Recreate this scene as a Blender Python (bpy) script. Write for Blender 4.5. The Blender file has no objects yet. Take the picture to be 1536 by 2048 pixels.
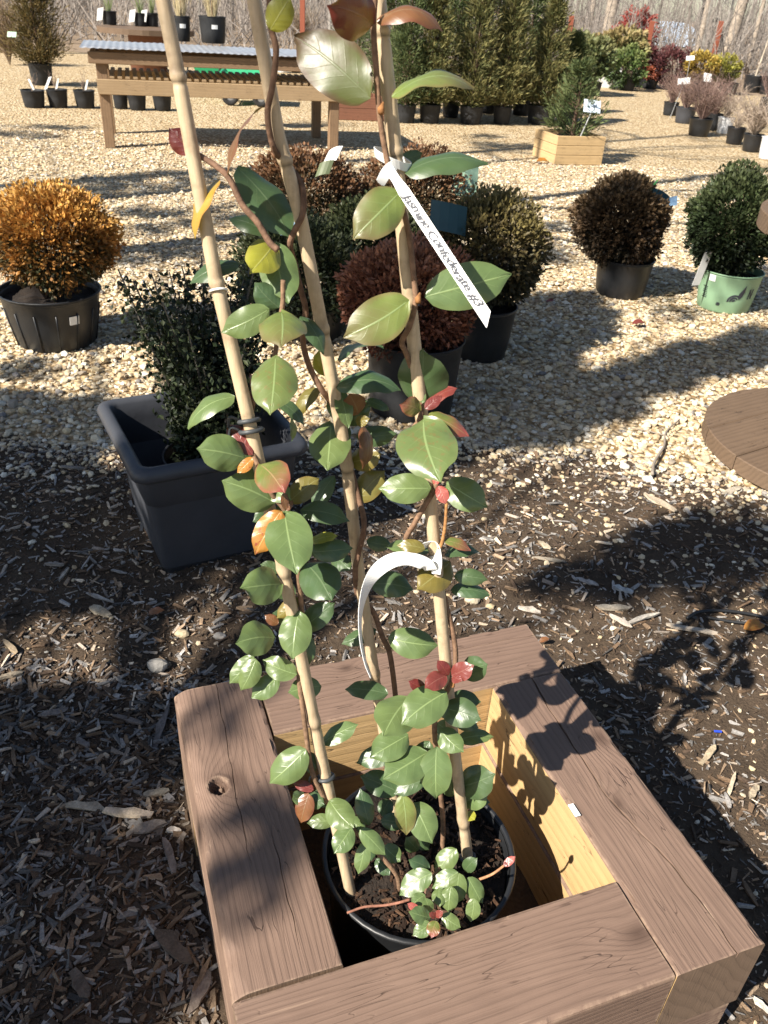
import bpy, bmesh, math, random
import numpy as np
from mathutils import Vector, Matrix
R = math.radians
rng = np.random.default_rng(7)
random.seed(7)
S = bpy.context.scene
COL = S.collection

# ------------------------------------------------------------------ camera
F, CX, CY = 1644.06, 768.0, 1024.0
CAM = np.array([0, 0, 1.2963])
CR = np.array([0.997977, 0.033614, 0.053963])
CU = np.array([-0.063576, 0.527653, 0.847078])
CF = np.array([0.0, 0.848795, -0.528722])
cd = bpy.data.cameras.new('camera'); cam = bpy.data.objects.new('camera', cd); COL.objects.link(cam)
cd.sensor_fit = 'VERTICAL'; cd.sensor_height = 34.6; cd.sensor_width = 25.95
cd.lens = F / 2048 * 34.6; cd.clip_start = 0.05; cd.clip_end = 500
cam.matrix_world = Matrix(((CR[0], CU[0], -CF[0], 0), (CR[1], CU[1], -CF[1], 0), (CR[2], CU[2], -CF[2], CAM[2]), (0, 0, 0, 1)))
cd.dof.use_dof = True; cd.dof.focus_distance = 1.25; cd.dof.aperture_fstop = 15.0
S.camera = cam
# ------------------------------------------------------------------ world, sun, exposure
AZ, EL = R(41.5), R(40.0)                      # the way the light travels over the ground, sun height
LD = np.array([math.cos(AZ) * math.cos(EL), math.sin(AZ) * math.cos(EL), -math.sin(EL)])
wd = bpy.data.worlds.new('World'); S.world = wd; wd.use_nodes = True
wn = wd.node_tree
sky = wn.nodes.new('ShaderNodeTexSky'); sky.sky_type = 'NISHITA'; sky.sun_disc = False
sky.sun_elevation = EL; sky.sun_rotation = math.atan2(-LD[0], -LD[1]); sky.air_density = 1.0; sky.dust_density = 0.6
wn.nodes['Background'].inputs['Strength'].default_value = 0.055
wn.links.new(sky.outputs[0], wn.nodes['Background'].inputs[0])
sl = bpy.data.lights.new('sun', 'SUN'); sl.energy = 5.0; sl.angle = R(0.53); sl.color = (1.0, 0.93, 0.82)
so = bpy.data.objects.new('sun', sl); COL.objects.link(so); so.location = (-6, -6, 9)
so.rotation_euler = Vector(LD).to_track_quat('-Z', 'Y').to_euler()
S.view_settings.view_transform = 'Standard'; S.view_settings.look = 'None'
S.view_settings.exposure = 1.16; S.view_settings.gamma = 1.0; S.view_settings.use_curve_mapping = False
S.render.engine = 'CYCLES'
S.cycles.max_bounces = 6; S.cycles.transparent_max_bounces = 4

# ------------------------------------------------------------------ helpers: places
def at(px, py, depth):
    return CAM + depth * (CF + (px - CX) / F * CR - (py - CY) / F * CU)
def gp(px, py, z=0.0):
    d = CF + (px - CX) / F * CR - (py - CY) / F * CU
    return CAM + (z - CAM[2]) / d[2] * d
def dep(P): return float((np.asarray(P) - CAM) @ CF)
def proj(P):
    d = np.asarray(P, float) - CAM; z = d @ CF
    return CX + F * (d @ CR) / z, CY - F * (d @ CU) / z
def height_to(P, py):
    lo, hi = -0.3, 4.0
    for _ in range(40):
        m = (lo + hi) / 2
        if proj(P + np.array([0, 0, m]))[1] > py: lo = m
        else: hi = m
    return lo
def unit(v):
    v = np.asarray(v, float); return v / max(np.linalg.norm(v), 1e-9)

# ------------------------------------------------------------------ helpers: materials
class NT:
    def __init__(s, name):
        s.m = bpy.data.materials.new(name); s.m.use_nodes = True; s.t = s.m.node_tree
        s.p = s.t.nodes['Principled BSDF']; s.out = s.t.nodes['Material Output']
    def n(s, typ, ins=None, **attrs):
        o = s.t.nodes.new('ShaderNode' + typ)
        for k, v in attrs.items(): setattr(o, k, v)
        for k, v in (ins or {}).items(): s.set(o.inputs[k], v)
        return o
    def set(s, sock, v):
        if isinstance(v, bpy.types.NodeSocket): s.t.links.new(v, sock)
        else: sock.default_value = v
    def math(s, op, a, b=0.0, c=0.0, clamp=False):
        o = s.t.nodes.new('ShaderNodeMath'); o.operation = op; o.use_clamp = clamp
        for i, v in enumerate((a, b, c)): s.set(o.inputs[i], v)
        return o.outputs[0]
    def ramp(s, fac, stops, interp='LINEAR'):
        o = s.t.nodes.new('ShaderNodeValToRGB'); o.color_ramp.interpolation = interp
        e = o.color_ramp.elements
        while len(e) < len(stops): e.new(0.5)
        for el, (p, c) in zip(e, stops):
            el.position = p; el.color = (*c, 1) if len(c) == 3 else c
        s.set(o.inputs[0], fac); return o.outputs[0]
    def mix(s, fac, a, b, blend='MIX'):
        o = s.t.nodes.new('ShaderNodeMix'); o.data_type = 'RGBA'; o.blend_type = blend
        s.set(o.inputs[0], fac)
        for i, v in ((6, a), (7, b)): s.set(o.inputs[i], (*v, 1) if isinstance(v, tuple) and len(v) == 3 else v)
        return o.outputs[2]
    def noise(s, vec, scale, detail=4, rough=0.55, dist=0.0):
        o = s.n('TexNoise', {'Scale': scale, 'Detail': detail, 'Roughness': rough, 'Distortion': dist})
        if vec is not None: s.set(o.inputs['Vector'], vec)
        return o.outputs[0]
    def coord(s, which='Object'): return s.t.nodes.new('ShaderNodeTexCoord').outputs[which]
    def mapping(s, vec, scale=(1, 1, 1), loc=(0, 0, 0), rot=(0, 0, 0)):
        return s.n('Mapping', {'Vector': vec, 'Scale': scale, 'Location': loc, 'Rotation': rot}).outputs[0]
    def bump(s, h, strength=0.5, dist=0.01):
        s.t.links.new(s.n('Bump', {'Height': h, 'Strength': strength, 'Distance': dist}).outputs[0], s.p.inputs['Normal'])
    def base(s, c): s.set(s.p.inputs['Base Color'], (*c, 1) if isinstance(c, tuple) and len(c) == 3 else c)
    def rough(s, r): s.set(s.p.inputs['Roughness'], r)

def plain(name, c, rough=0.6, vary=0.25, scale=20, metal=0.0, bump=0.0, spec=0.5):
    t = NT(name); co = t.coord()
    n = t.noise(co, scale)
    t.base(t.mix(n, tuple(x * (1 - vary) for x in c), tuple(min(1, x * (1 + vary)) for x in c)))
    n2 = t.noise(co, scale * 3.1)
    t.rough(t.math('ADD', t.math('MULTIPLY', n2, 0.25), rough - 0.12)); t.p.inputs['Metallic'].default_value = metal
    t.p.inputs['Specular IOR Level'].default_value = spec
    if bump: t.bump(n2, bump, 0.005)
    return t.m
def colmat(name, rough=0.7, trans=0.0, spec=0.4, noise=0.25, nscale=60, bump=0.0):
    t = NT(name); a = t.n('Attribute', attribute_name='Col')
    n = t.noise(t.coord(), nscale)
    c = t.mix(1.0, a.outputs[0], t.ramp(n, [(0.25, (1 - noise,) * 3), (0.75, (1 + noise,) * 3)]), 'MULTIPLY')
    t.base(c); t.rough(rough); t.p.inputs['Specular IOR Level'].default_value = spec
    if bump: t.bump(n, bump, 0.004)
    if trans:
        tr = t.n('BsdfTranslucent', {'Color': c}); mx = t.n('MixShader', {0: trans, 1: t.p.outputs[0], 2: tr.outputs[0]})
        t.t.links.new(mx.outputs[0], t.out.inputs[0])
    return t.m
def wood(name, c1, c2, knots=(), freq=60, rough=0.7, line=0.5, seed=0.0, dark=(0.05, 0.03, 0.02), along=0, wear=None):
    """grain in local coordinates, long axis x; contour lines wrap round the knots"""
    t = NT(name); co = t.coord(); sp = t.n('SeparateXYZ', {0: co})
    ax = [sp.outputs[0], sp.outputs[1], sp.outputs[2]]
    x = ax[along]; y = t.math('ADD', ax[1 if along != 1 else 0], t.math('MULTIPLY', ax[2], 0.9))
    sc = [26, 26, 26]; sc[along] = 3.0
    warp = t.noise(t.mapping(co, tuple(sc), (seed, seed * 2, seed)), 0.5, 3, 0.5)
    g = t.math('ADD', y, t.math('MULTIPLY', t.math('SUBTRACT', warp, 0.5), 0.055))
    kmask = 0.0
    for (kx, ky, A, sr) in knots:
        dx = t.math('MULTIPLY', t.math('SUBTRACT', x, kx), 0.62); dy = t.math('SUBTRACT', y, ky)
        d2 = t.math('ADD', t.math('MULTIPLY', dx, dx), t.math('MULTIPLY', dy, dy))
        e = t.math('POWER', 2.718, t.math('DIVIDE', d2, -sr * sr))
        g = t.math('ADD', g, t.math('MULTIPLY', e, A))
        e2 = t.math('POWER', 2.718, t.math('DIVIDE', d2, -(sr * 0.42) ** 2))
        kmask = t.math('MAXIMUM', e2, kmask)
    ringv = t.math('FRACT', t.math('MULTIPLY', g, freq))
    ring = t.ramp(ringv, [(0, (1, 1, 1)), (0.08, (0.75,) * 3), (0.55, (0.15,) * 3), (0.86, (0.3,) * 3), (1, (1, 1, 1))])
    sc2 = [420, 420, 420]; sc2[along] = 9
    fib = t.noise(t.mapping(co, tuple(sc2)), 1.0, 3, 0.6)
    blotch = t.noise(co, 9, 4, 0.6)
    c = t.mix(blotch, c1, c2)
    c = t.mix(t.math('MULTIPLY', ring, line), c, tuple(q * 0.5 for q in c1))
    c = t.mix(t.math('MULTIPLY', fib, 0.35), c, tuple(min(1, q * 1.35) for q in c2))
    if knots: c = t.mix(t.math('MULTIPLY', kmask, 0.75), c, dark)
    if wear:
        wn_ = t.noise(t.mapping(co, tuple(s_ * 0.1 for s_ in sc2)), 1.0, 5, 0.7)
        c = t.mix(t.ramp(wn_, [(0.64, (0, 0, 0)), (0.72, (0.8,) * 3)]), c, wear)
        pt = t.ramp(t.n('NewGeometry').outputs['Pointiness'], [(0.52, (0, 0, 0)), (0.58, (1, 1, 1))])
        c = t.mix(t.math('MULTIPLY', pt, t.ramp(t.noise(co, 60, 4, 0.7), [(0.42, (0, 0, 0)), (0.6, (0.75,) * 3)])), c, wear)
    chk = [9, 70, 70]
    if along: chk = [70, 70, 70]; chk[along] = 9
    ck = t.ramp(t.noise(t.mapping(co, tuple(chk), (seed * 3, 0, 0)), 1.0, 2, 0.4), [(0.490, (0, 0, 0)), (0.4975, (1, 1, 1)), (0.5025, (1, 1, 1)), (0.51, (0, 0, 0))])
    ckm = t.math('MULTIPLY', ck, t.ramp(t.noise(co, 14, 2), [(0.5, (0, 0, 0)), (0.62, (0.8,) * 3)]))
    c = t.mix(ckm, c, dark)
    t.base(c)
    h = t.math('ADD', t.math('MULTIPLY', ring, -0.5), t.math('MULTIPLY', fib, 0.9))
    h = t.math('SUBTRACT', h, t.math('MULTIPLY', ckm, 1.5))
    t.bump(h, 0.55, 0.0016); t.rough(t.math('ADD', t.math('MULTIPLY', fib, 0.2), rough - 0.1))
    t.p.inputs['Specular IOR Level'].default_value = 0.3
    return t.m

# ------------------------------------------------------------------ helpers: objects
ORG = {}
def tag(o, label=None, cat=None, group=None, kind=None):
    if label: o['label'] = label
    if cat: o['category'] = cat
    if group: o['group'] = group
    if kind: o['kind'] = kind
    return o
def thing(name, loc, label, cat, group=None):
    o = bpy.data.objects.new(name, None); COL.objects.link(o); o.empty_display_size = 0.05
    o.location = tuple(float(v) for v in loc); ORG[o.name] = np.array(o.location); tag(o, label, cat, group); return o
class MB:
    """collects shapes in world coordinates; build() makes ONE mesh object"""
    def __init__(s): s.v = []; s.f = []; s.c = []; s.mi = []; s.nv = 0; s.uv = []
    def add(s, v, f, col=None, mi=0):
        v = np.asarray(v, float).reshape(-1, 3)
        s.v.append(v)
        if isinstance(f, np.ndarray): s.f.append((f + s.nv).tolist()); nf = len(f)
        else: s.f.append([[i + s.nv for i in q] for q in f]); nf = len(f)
        s.mi.append(np.full(nf, mi))
        if col is None: col = (0.5, 0.5, 0.5)
        col = np.asarray(col, float)
        if col.ndim == 1: col = np.tile(col[:3], (len(v), 1))
        s.c.append(col); s.nv += len(v); return s
    def box(s, c, h, ax=None, col=None, taper=1.0, mi=0, bevel=None):
        c = np.asarray(c, float); h = np.asarray(h, float)
        A = np.eye(3) if ax is None else np.asarray(ax, float)
        b = min(h) * 0.18 if bevel is None else bevel
        vs = []
        for sz in (-1, 1):                                   # four rings: bevelled box
            for k in ((0, 1) if sz < 0 else (1, 0)):
                zz = sz * (h[2] - (b if k else 0)); inn = 0 if k else b
                tp = taper if sz < 0 else 1.0
                X, Y = h[0] * tp, h[1] * tp
                for (sx, sy, q) in ((1, -1, 0), (1, 1, 0), (-1, 1, 0), (-1, -1, 0)):
                    vs.append((sx * (X - inn), sy * (Y - inn), zz))
        vs = np.array(vs) @ A + c
        fs = [[3, 2, 1, 0], [12, 13, 14, 15]]
        for r in range(3):
            for k in range(4): fs.append([r * 4 + k, r * 4 + (k + 1) % 4, r * 4 + 4 + (k + 1) % 4, r * 4 + 4 + k])
        return s.add(vs, fs, col, mi)
    def tube(s, pts, rad, n=6, col=None, caps=True, mi=0):
        P = np.asarray(pts, float); m = len(P); rad = np.broadcast_to(rad, (m,)) if np.ndim(rad) else np.full(m, rad)
        T = np.gradient(P, axis=0); T /= np.maximum(np.linalg.norm(T, axis=1, keepdims=True), 1e-9)
        a = np.array([0, 0, 1.0]) if abs(T[0][2]) < 0.9 else np.array([1.0, 0, 0])
        N = unit(np.cross(T[0], a)); vs = []
        for i in range(m):
            N = unit(N - T[i] * (N @ T[i])); B = np.cross(T[i], N)
            for k in range(n):
                an = 2 * math.pi * k / n; vs.append(P[i] + rad[i] * (math.cos(an) * N + math.sin(an) * B))
        fs = [[i * n + k, i * n + (k + 1) % n, (i + 1) * n + (k + 1) % n, (i + 1) * n + k] for i in range(m - 1) for k in range(n)]
        if caps: fs += [list(range(n))[::-1], list(range((m - 1) * n, m * n))]
        if isinstance(col, list): col = np.repeat(np.array(col), n, 0)
        return s.add(vs, fs, col, mi)
    def lathe(s, c, prof, n=28, col=None, mi=0, closed=False):
        c = np.asarray(c, float); m = len(prof); an = np.linspace(0, 2 * math.pi, n, endpoint=False)
        vs = np.array([[c[0] + r * math.cos(a), c[1] + r * math.sin(a), c[2] + z] for r, z in prof for a in an])
        fs = [[i * n + k, i * n + (k + 1) % n, ((i + 1) % m) * n + (k + 1) % n, ((i + 1) % m) * n + k] for i in range(m if closed else m - 1) for k in range(n)]
        return s.add(vs, fs, col, mi)
    def disc(s, c, r, n=28, col=None, mi=0, bumps=0.0):
        c = np.asarray(c, float); vs = [c]; fs = []
        for j, q in enumerate((0.35, 0.7, 1.0)):
            for k in range(n):
                a = 2 * math.pi * k / n; vs.append(c + np.array([r * q * math.cos(a), r * q * math.sin(a), rng.normal() * bumps]))
        for k in range(n): fs.append([0, 1 + k, 1 + (k + 1) % n])
        for j in range(2):
            o = 1 + j * n
            for k in range(n): fs.append([o + k, o + n + k, o + n + (k + 1) % n, o + (k + 1) % n])
        return s.add(vs, fs, col, mi)
    def diamonds(s, P, D, W, L, wd, cols, fold=0.25, Nn=None):
        """many leaf faces: base points P, direction D, side W, length L, half width wd; two folded triangles each"""
        k = len(P); L = np.broadcast_to(L, (k,))[:, None]; wd = np.broadcast_to(wd, (k,))[:, None]
        N = np.cross(D, W)
        v = np.stack([P, P + D * L * 0.5 + W * wd + N * wd * fold, P + D * L, P + D * L * 0.5 - W * wd + N * wd * fold], 1).reshape(-1, 3)
        b = np.arange(k)[:, None] * 4
        f = np.concatenate([b + np.array([[0, 1, 2]]), b + np.array([[0, 2, 3]])], 1).reshape(-1, 3)
        return s.add(v, f, np.repeat(cols, 4, 0))
    def build(s, name, mat, parent=None, smooth=False, org=None):
        me = bpy.data.meshes.new(name)
        V = np.concatenate(s.v) if s.v else np.zeros((0, 3))
        if org is None: org = ORG[parent.name] if parent is not None and parent.name in ORG else np.zeros(3)
        top = parent is None and np.any(org)
        fl = [q for g in s.f for q in g]
        me.from_pydata((V - org).tolist(), [], fl)
        ca = me.color_attributes.new('Col', 'FLOAT_COLOR', 'POINT')
        cc = np.concatenate([np.concatenate(s.c), np.ones((len(V), 1))], 1).astype(np.float32)
        ca.data.foreach_set('color', cc.ravel())
        mats = mat if isinstance(mat, (list, tuple)) else [mat]
        for m in mats: me.materials.append(m)
        if len(mats) > 1: me.polygons.foreach_set('material_index', np.concatenate(s.mi).astype(np.int32))
        if smooth: me.polygons.foreach_set('use_smooth', [True] * len(fl))
        if s.uv:
            ul = me.uv_layers.new(name='UVMap'); uv = np.concatenate(s.uv)
            idx = np.zeros(len(me.loops), np.int32); me.loops.foreach_get('vertex_index', idx)
            ul.data.foreach_set('uv', uv[idx].astype(np.float32).ravel())
        me.update()
        o = bpy.data.objects.new(name, me); COL.objects.link(o)
        if parent is not None: o.parent = parent; ORG[o.name] = org
        elif top: o.location = tuple(org); ORG[o.name] = org
        else: ORG[o.name] = org
        return o
def top(mb, name, mat, label, cat, org, group=None, smooth=False):
    o = mb.build(name, mat, None, smooth, np.asarray(org, float)); return tag(o, label, cat, group)
def rand_dirs(k):
    d = rng.normal(size=(k, 3)); return d / np.linalg.norm(d, axis=1, keepdims=True)
def perp(D):
    W = np.cross(D, rand_dirs(len(D))); return W / np.maximum(np.linalg.norm(W, axis=1, keepdims=True), 1e-6)
def smoothpath(pts, k=6):
    P = np.asarray(pts, float); out = []
    Q = np.vstack([2 * P[0] - P[1], P, 2 * P[-1] - P[-2]])
    for i in range(1, len(Q) - 2):
        for t in np.linspace(0, 1, k, endpoint=False):
            a, b, c, d = Q[i - 1], Q[i], Q[i + 1], Q[i + 2]
            out.append(0.5 * (2 * b + (c - a) * t + (2 * a - 5 * b + 4 * c - d) * t * t + (3 * b - a - 3 * c + d) * t ** 3))
    out.append(P[-1]); return np.array(out)
def vnoise(x, y, seed=0):
    """cheap smooth value noise, arrays"""
    def h(i, j): 
        n = np.sin(i * 127.1 + j * 311.7 + seed * 74.7) * 43758.5453; return n - np.floor(n)
    i = np.floor(x); j = np.floor(y); a = x - i; b = y - j; a = a * a * (3 - 2 * a); b = b * b * (3 - 2 * b)
    return (h(i, j) * (1 - a) + h(i + 1, j) * a) * (1 - b) + (h(i, j + 1) * (1 - a) + h(i + 1, j + 1) * a) * b

M = {}
M['foliage'] = colmat('foliage', 0.6, 0.18, 0.45, 0.3, 90)
M['needle'] = colmat('needle', 0.65, 0.22, 0.3, 0.3, 60)
M['twig'] = colmat('twig_bark', 0.85, 0, 0.2, 0.35, 150, 0.4)
M['bark'] = colmat('tree_bark', 0.9, 0, 0.15, 0.45, 14, 0.6)
M['chip'] = colmat('wood_chip', 0.85, 0, 0.25, 0.35, 240, 0.5)
M['stone'] = colmat('stone', 0.8, 0, 0.35, 0.2, 160, 0.3)
M['black_pot'] = plain('black_plastic', (0.016, 0.017, 0.019), 0.42, 0.4, 25, 0, 0.08)
M['dark_pot'] = plain('dusty_black_plastic', (0.022, 0.023, 0.025), 0.6, 0.5, 16, 0, 0.1, 0.3)
M['grey_pot'] = plain('charcoal_plastic', (0.046, 0.049, 0.058), 0.5, 0.25, 12, 0, 0.15, 0.45)
M['soil'] = plain('potting_soil', (0.022, 0.014, 0.009), 0.95, 0.6, 60, 0, 0.9)
M['white'] = plain('white_plastic', (0.82, 0.82, 0.8), 0.45, 0.04, 30)
M['white_pot'] = plain('white_pot_plastic', (0.7, 0.71, 0.72), 0.5, 0.1, 12)
M['paper'] = plain('tag_paper', (0.7, 0.7, 0.68), 0.6, 0.08, 40)
M['mint'] = plain('mint_green_plastic', (0.23, 0.37, 0.23), 0.5, 0.12, 14)
M['mint_tag'] = plain('pale_green_card', (0.33, 0.5, 0.36), 0.5, 0.1, 30)
M['dull_tag'] = plain('dull_green_card', (0.10, 0.12, 0.06), 0.5, 0.2, 30)
M['teal_tag'] = plain('teal_card', (0.012, 0.05, 0.055), 0.4, 0.2, 30)
M['blue_tag'] = plain('light_blue_card', (0.35, 0.55, 0.75), 0.4, 0.2, 30)
M['green_tag'] = plain('bright_green_card', (0.08, 0.4, 0.08), 0.4, 0.2, 30)
M['sign'] = plain('sign_panel', (0.5, 0.58, 0.66), 0.4, 0.06, 30)
M['metal'] = plain('galvanised_steel', (0.55, 0.57, 0.6), 0.42, 0.25, 9, 0.7)
M['steel'] = plain('steel_rod', (0.4, 0.41, 0.42), 0.4, 0.2, 30, 0.8)
M['green_tub'] = plain('green_polythene', (0.02, 0.32, 0.14), 0.45, 0.15, 12)
M['tyre'] = plain('tyre_rubber', (0.02, 0.02, 0.02), 0.85, 0.3, 30)
M['ink'] = plain('black_ink', (0.03, 0.033, 0.045), 0.6, 0.1, 30)
M['tie'] = plain('grey_rubber_tie', (0.05, 0.055, 0.06), 0.5, 0.2, 60)
M['rust'] = plain('rusty_steel', (0.22, 0.06, 0.03), 0.8, 0.4, 40)
M['tarp'] = plain('pale_blue_sheet', (0.5, 0.6, 0.75), 0.5, 0.15, 6)
M['bench_wood'] = wood('weathered_bench_wood', (0.17, 0.105, 0.06), (0.26, 0.17, 0.10), freq=50, line=0.4)
M['rail_wood'] = wood('pale_rail_wood', (0.28, 0.19, 0.10), (0.38, 0.27, 0.16), freq=50, line=0.35)
M['pale_wood'] = wood('new_pine_board', (0.42, 0.29, 0.14), (0.52, 0.37, 0.2), freq=35, line=0.3)
M['brown_wood'] = wood('brown_stained_board', (0.16, 0.07, 0.045), (0.22, 0.10, 0.06), freq=40, line=0.4)
M['spool_wood'] = wood('spool_plank_wood', (0.095, 0.062, 0.04), (0.17, 0.115, 0.075), freq=45, line=0.5, dark=(0.03, 0.02, 0.015))

# ================================================================== the setting
def gravel_mat():
    t = NT('gravel'); co = t.coord()
    v = t.n('TexVoronoi', {'Vector': co, 'Scale': 38.0, 'Randomness': 1.0})
    cell = t.n('SeparateColor', {0: v.outputs['Color']})
    c = t.ramp(cell.outputs[0], [(0, (0.38, 0.28, 0.16)), (0.35, (0.55, 0.43, 0.26)), (0.7, (0.66, 0.54, 0.36)), (1, (0.74, 0.66, 0.50))])
    big = t.noise(co, 1.3, 5, 0.6)
    c = t.mix(t.math('MULTIPLY', big, 0.5), c, (0.50, 0.38, 0.22))
    gap = t.ramp(v.outputs['Distance'], [(0.35, (1, 1, 1)), (0.75, (0.45, 0.38, 0.3))])
    c = t.mix(1.0, c, gap, 'MULTIPLY')
    t.base(c); t.rough(0.9); t.p.inputs['Specular IOR Level'].default_value = 0.2
    t.bump(t.math('SUBTRACT', 1.0, v.outputs['Distance']), 0.9, 0.02); return t.m
def soil_mat():
    t = NT('mulch_soil'); co = t.coord()
    n1 = t.noise(co, 9, 6, 0.7); n2 = t.noise(co, 120, 5, 0.7)
    c = t.mix(n1, (0.028, 0.020, 0.014), (0.125, 0.090, 0.062)); c = t.mix(t.ramp(n2, [(0.5, (0, 0, 0)), (0.75, (0.7,) * 3)]), c, (0.14, 0.10, 0.065))
    t.base(c); t.rough(0.95); t.p.inputs['Specular IOR Level'].default_value = 0.15; t.bump(n2, 0.9, 0.008); return t.m
def litter_mat():
    t = NT('leaf_litter'); co = t.coord()
    n1 = t.noise(co, 2.5, 6, 0.7); n2 = t.noise(co, 25, 5, 0.7)
    c = t.mix(n1, (0.13, 0.085, 0.05), (0.3, 0.21, 0.13)); c = t.mix(t.math('MULTIPLY', n2, 0.5), c, (0.40, 0.31, 0.22))
    t.base(c); t.rough(0.95); t.bump(n2, 0.8, 0.05); return t.m

def sheet(name, x0, x1, y0, y1, nx, ny, zf, mat):
    X, Y = np.meshgrid(np.linspace(x0, x1, nx), np.linspace(y0, y1, ny)); Z = zf(X, Y)
    v = np.stack([X, Y, Z], -1).reshape(-1, 3); i = np.arange((ny - 1) * nx).reshape(ny - 1, nx)[:, :-1].reshape(-1, 1)
    m = MB(); m.add(v, np.concatenate([i, i + 1, i + nx + 1, i + nx], 1)); o = m.build(name, mat, None, True)
    tag(o, kind='structure'); return o
ground = sheet('gravel_ground', -250, 250, -60, 400, 40, 40, lambda X, Y: 0 * X, gravel_mat())
ground['label'] = 'pale tan gravel yard crossed by long tree shadows'
def edgeY(x): return 2.50 + 0.10 * np.sin(x * 2.3 + 0.6) - 0.12 * np.clip(x - 0.6, 0, 2) + 0.12 * (vnoise(x * 4, x * 0 + 3.3, 5) - 0.5)
def mulchz(X, Y):
    b = 0.014 + 0.03 * (vnoise(X * 5, Y * 5, 1) - 0.45) + 0.010 * (vnoise(X * 17, Y * 17, 2) - 0.5) + 0.005 * (vnoise(X * 60, Y * 60, 3) - 0.5)
    b = np.maximum(b, 0.004)
    e = np.clip((edgeY(X) - Y) / 0.14, -1, 1)
    return np.where(e >= 1, b, np.where(e > 0, b * e, 0.03 * e))
mulch = sheet('mulch_bed', -3.2, 3.2, -1.6, 2.95, 300, 240, mulchz, soil_mat())
mulch['label'] = 'dark wood chip mulch bed around the timber planter'
def bankz(X, Y): return 0.004 + np.clip(Y - 22 - 0.10 * X, 0, 60) * 0.016 + 0.10 * vnoise(X * 0.4, Y * 0.4, 4) * np.clip((Y - 22) * 0.3, 0, 1)
bank = sheet('woodland_floor', -60, 70, 19.5, 90, 90, 60, bankz, litter_mat())

# box position (needed to keep chips out of it)
BX, BY, BYAW, BL, TW = -0.3374, 1.0111, 0.37207, 0.6727, 0.14
BU = np.array([math.cos(BYAW), math.sin(BYAW), 0]); BV = np.array([math.sin(BYAW), -math.cos(BYAW), 0]); BO = np.array([BX, BY, 0])
PLC = np.array([-0.4895, 1.904, 0.0])                                   # square planter centre
def inside_box(P):
    q = P - BO; u = q @ BU; v = q @ BV; return (u > -0.005) & (u < BL + 0.005) & (v > -0.005) & (v < BL + 0.005)

CHIPC = np.array([(0.10, 0.065, 0.04), (0.16, 0.11, 0.07), (0.25, 0.18, 0.12), (0.06, 0.04, 0.027), (0.31, 0.26, 0.21), (0.42, 0.34, 0.25), (0.20, 0.165, 0.135), (0.04, 0.028, 0.02)])
CHIPP = np.array([0.20, 0.15, 0.09, 0.24, 0.05, 0.03, 0.08, 0.16])
BOXF = np.array([[3, 2, 1, 0], [4, 5, 6, 7], [0, 1, 5, 4], [1, 2, 6, 5], [2, 3, 7, 6], [3, 0, 4, 7]])
def chips(P, Lh, Wh, Th, yaw, pitch, roll, cols):
    k = len(P)
    loc = np.array([[-1, -1, -1], [1, -1, -1], [1, 1, -1], [-1, 1, -1], [-1, -1, 1], [1, -1, 1], [1, 1, 1], [-1, 1, 1]], float)
    q = np.tile(loc[None], (k, 1, 1)); q[..., 0] *= 1 + rng.uniform(-0.3, 0.15, (k, 8)); en = rng.uniform(0.12, 1.1, (k, 2)); q[..., 1] = q[..., 1] * en[:, [0, 1, 1, 0, 0, 1, 1, 0]] * rng.uniform(0.7, 1.1, (k, 8)) + rng.normal(0, 0.5, (k, 2))[:, [0, 1, 1, 0, 0, 1, 1, 0]]; q[..., 2] *= rng.uniform(0.6, 1.1, (k, 8))
    q *= np.stack([Lh, Wh, Th], -1)[:, None]
    cy, sy, cp, sp, cr, sr = np.cos(yaw), np.sin(yaw), np.cos(pitch), np.sin(pitch), np.cos(roll), np.sin(roll)
    x, y, z = q[..., 0], q[..., 1], q[..., 2]
    y, z = y * cr[:, None] - z * sr[:, None], y * sr[:, None] + z * cr[:, None]
    x, z = x * cp[:, None] - z * sp[:, None], x * sp[:, None] + z * cp[:, None]
    x, y = x * cy[:, None] - y * sy[:, None], x * sy[:, None] + y * cy[:, None]
    v = np.stack([x, y, z], -1) + P[:, None]
    f = (np.arange(k)[:, None, None] * 8 + BOXF[None]).reshape(-1, 4)
    c = np.repeat(cols, 8, 0) * rng.uniform(0.85, 1.15, (k * 8, 1))
    return v.reshape(-1, 3), f, c
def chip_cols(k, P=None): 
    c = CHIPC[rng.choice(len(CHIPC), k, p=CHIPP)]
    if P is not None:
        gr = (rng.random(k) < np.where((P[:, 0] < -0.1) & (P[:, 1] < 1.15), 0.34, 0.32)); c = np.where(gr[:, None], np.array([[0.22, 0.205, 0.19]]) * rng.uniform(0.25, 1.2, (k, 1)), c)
        c = c * np.where((P[:, 0] < -0.1) & (P[:, 1] < 1.25), 0.9, 1.4)[:, None]  # shade at near left and sunlight elsewhere are put into the chip colour
    return c * rng.uniform(0.75, 1.3, (k, 1))
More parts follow.
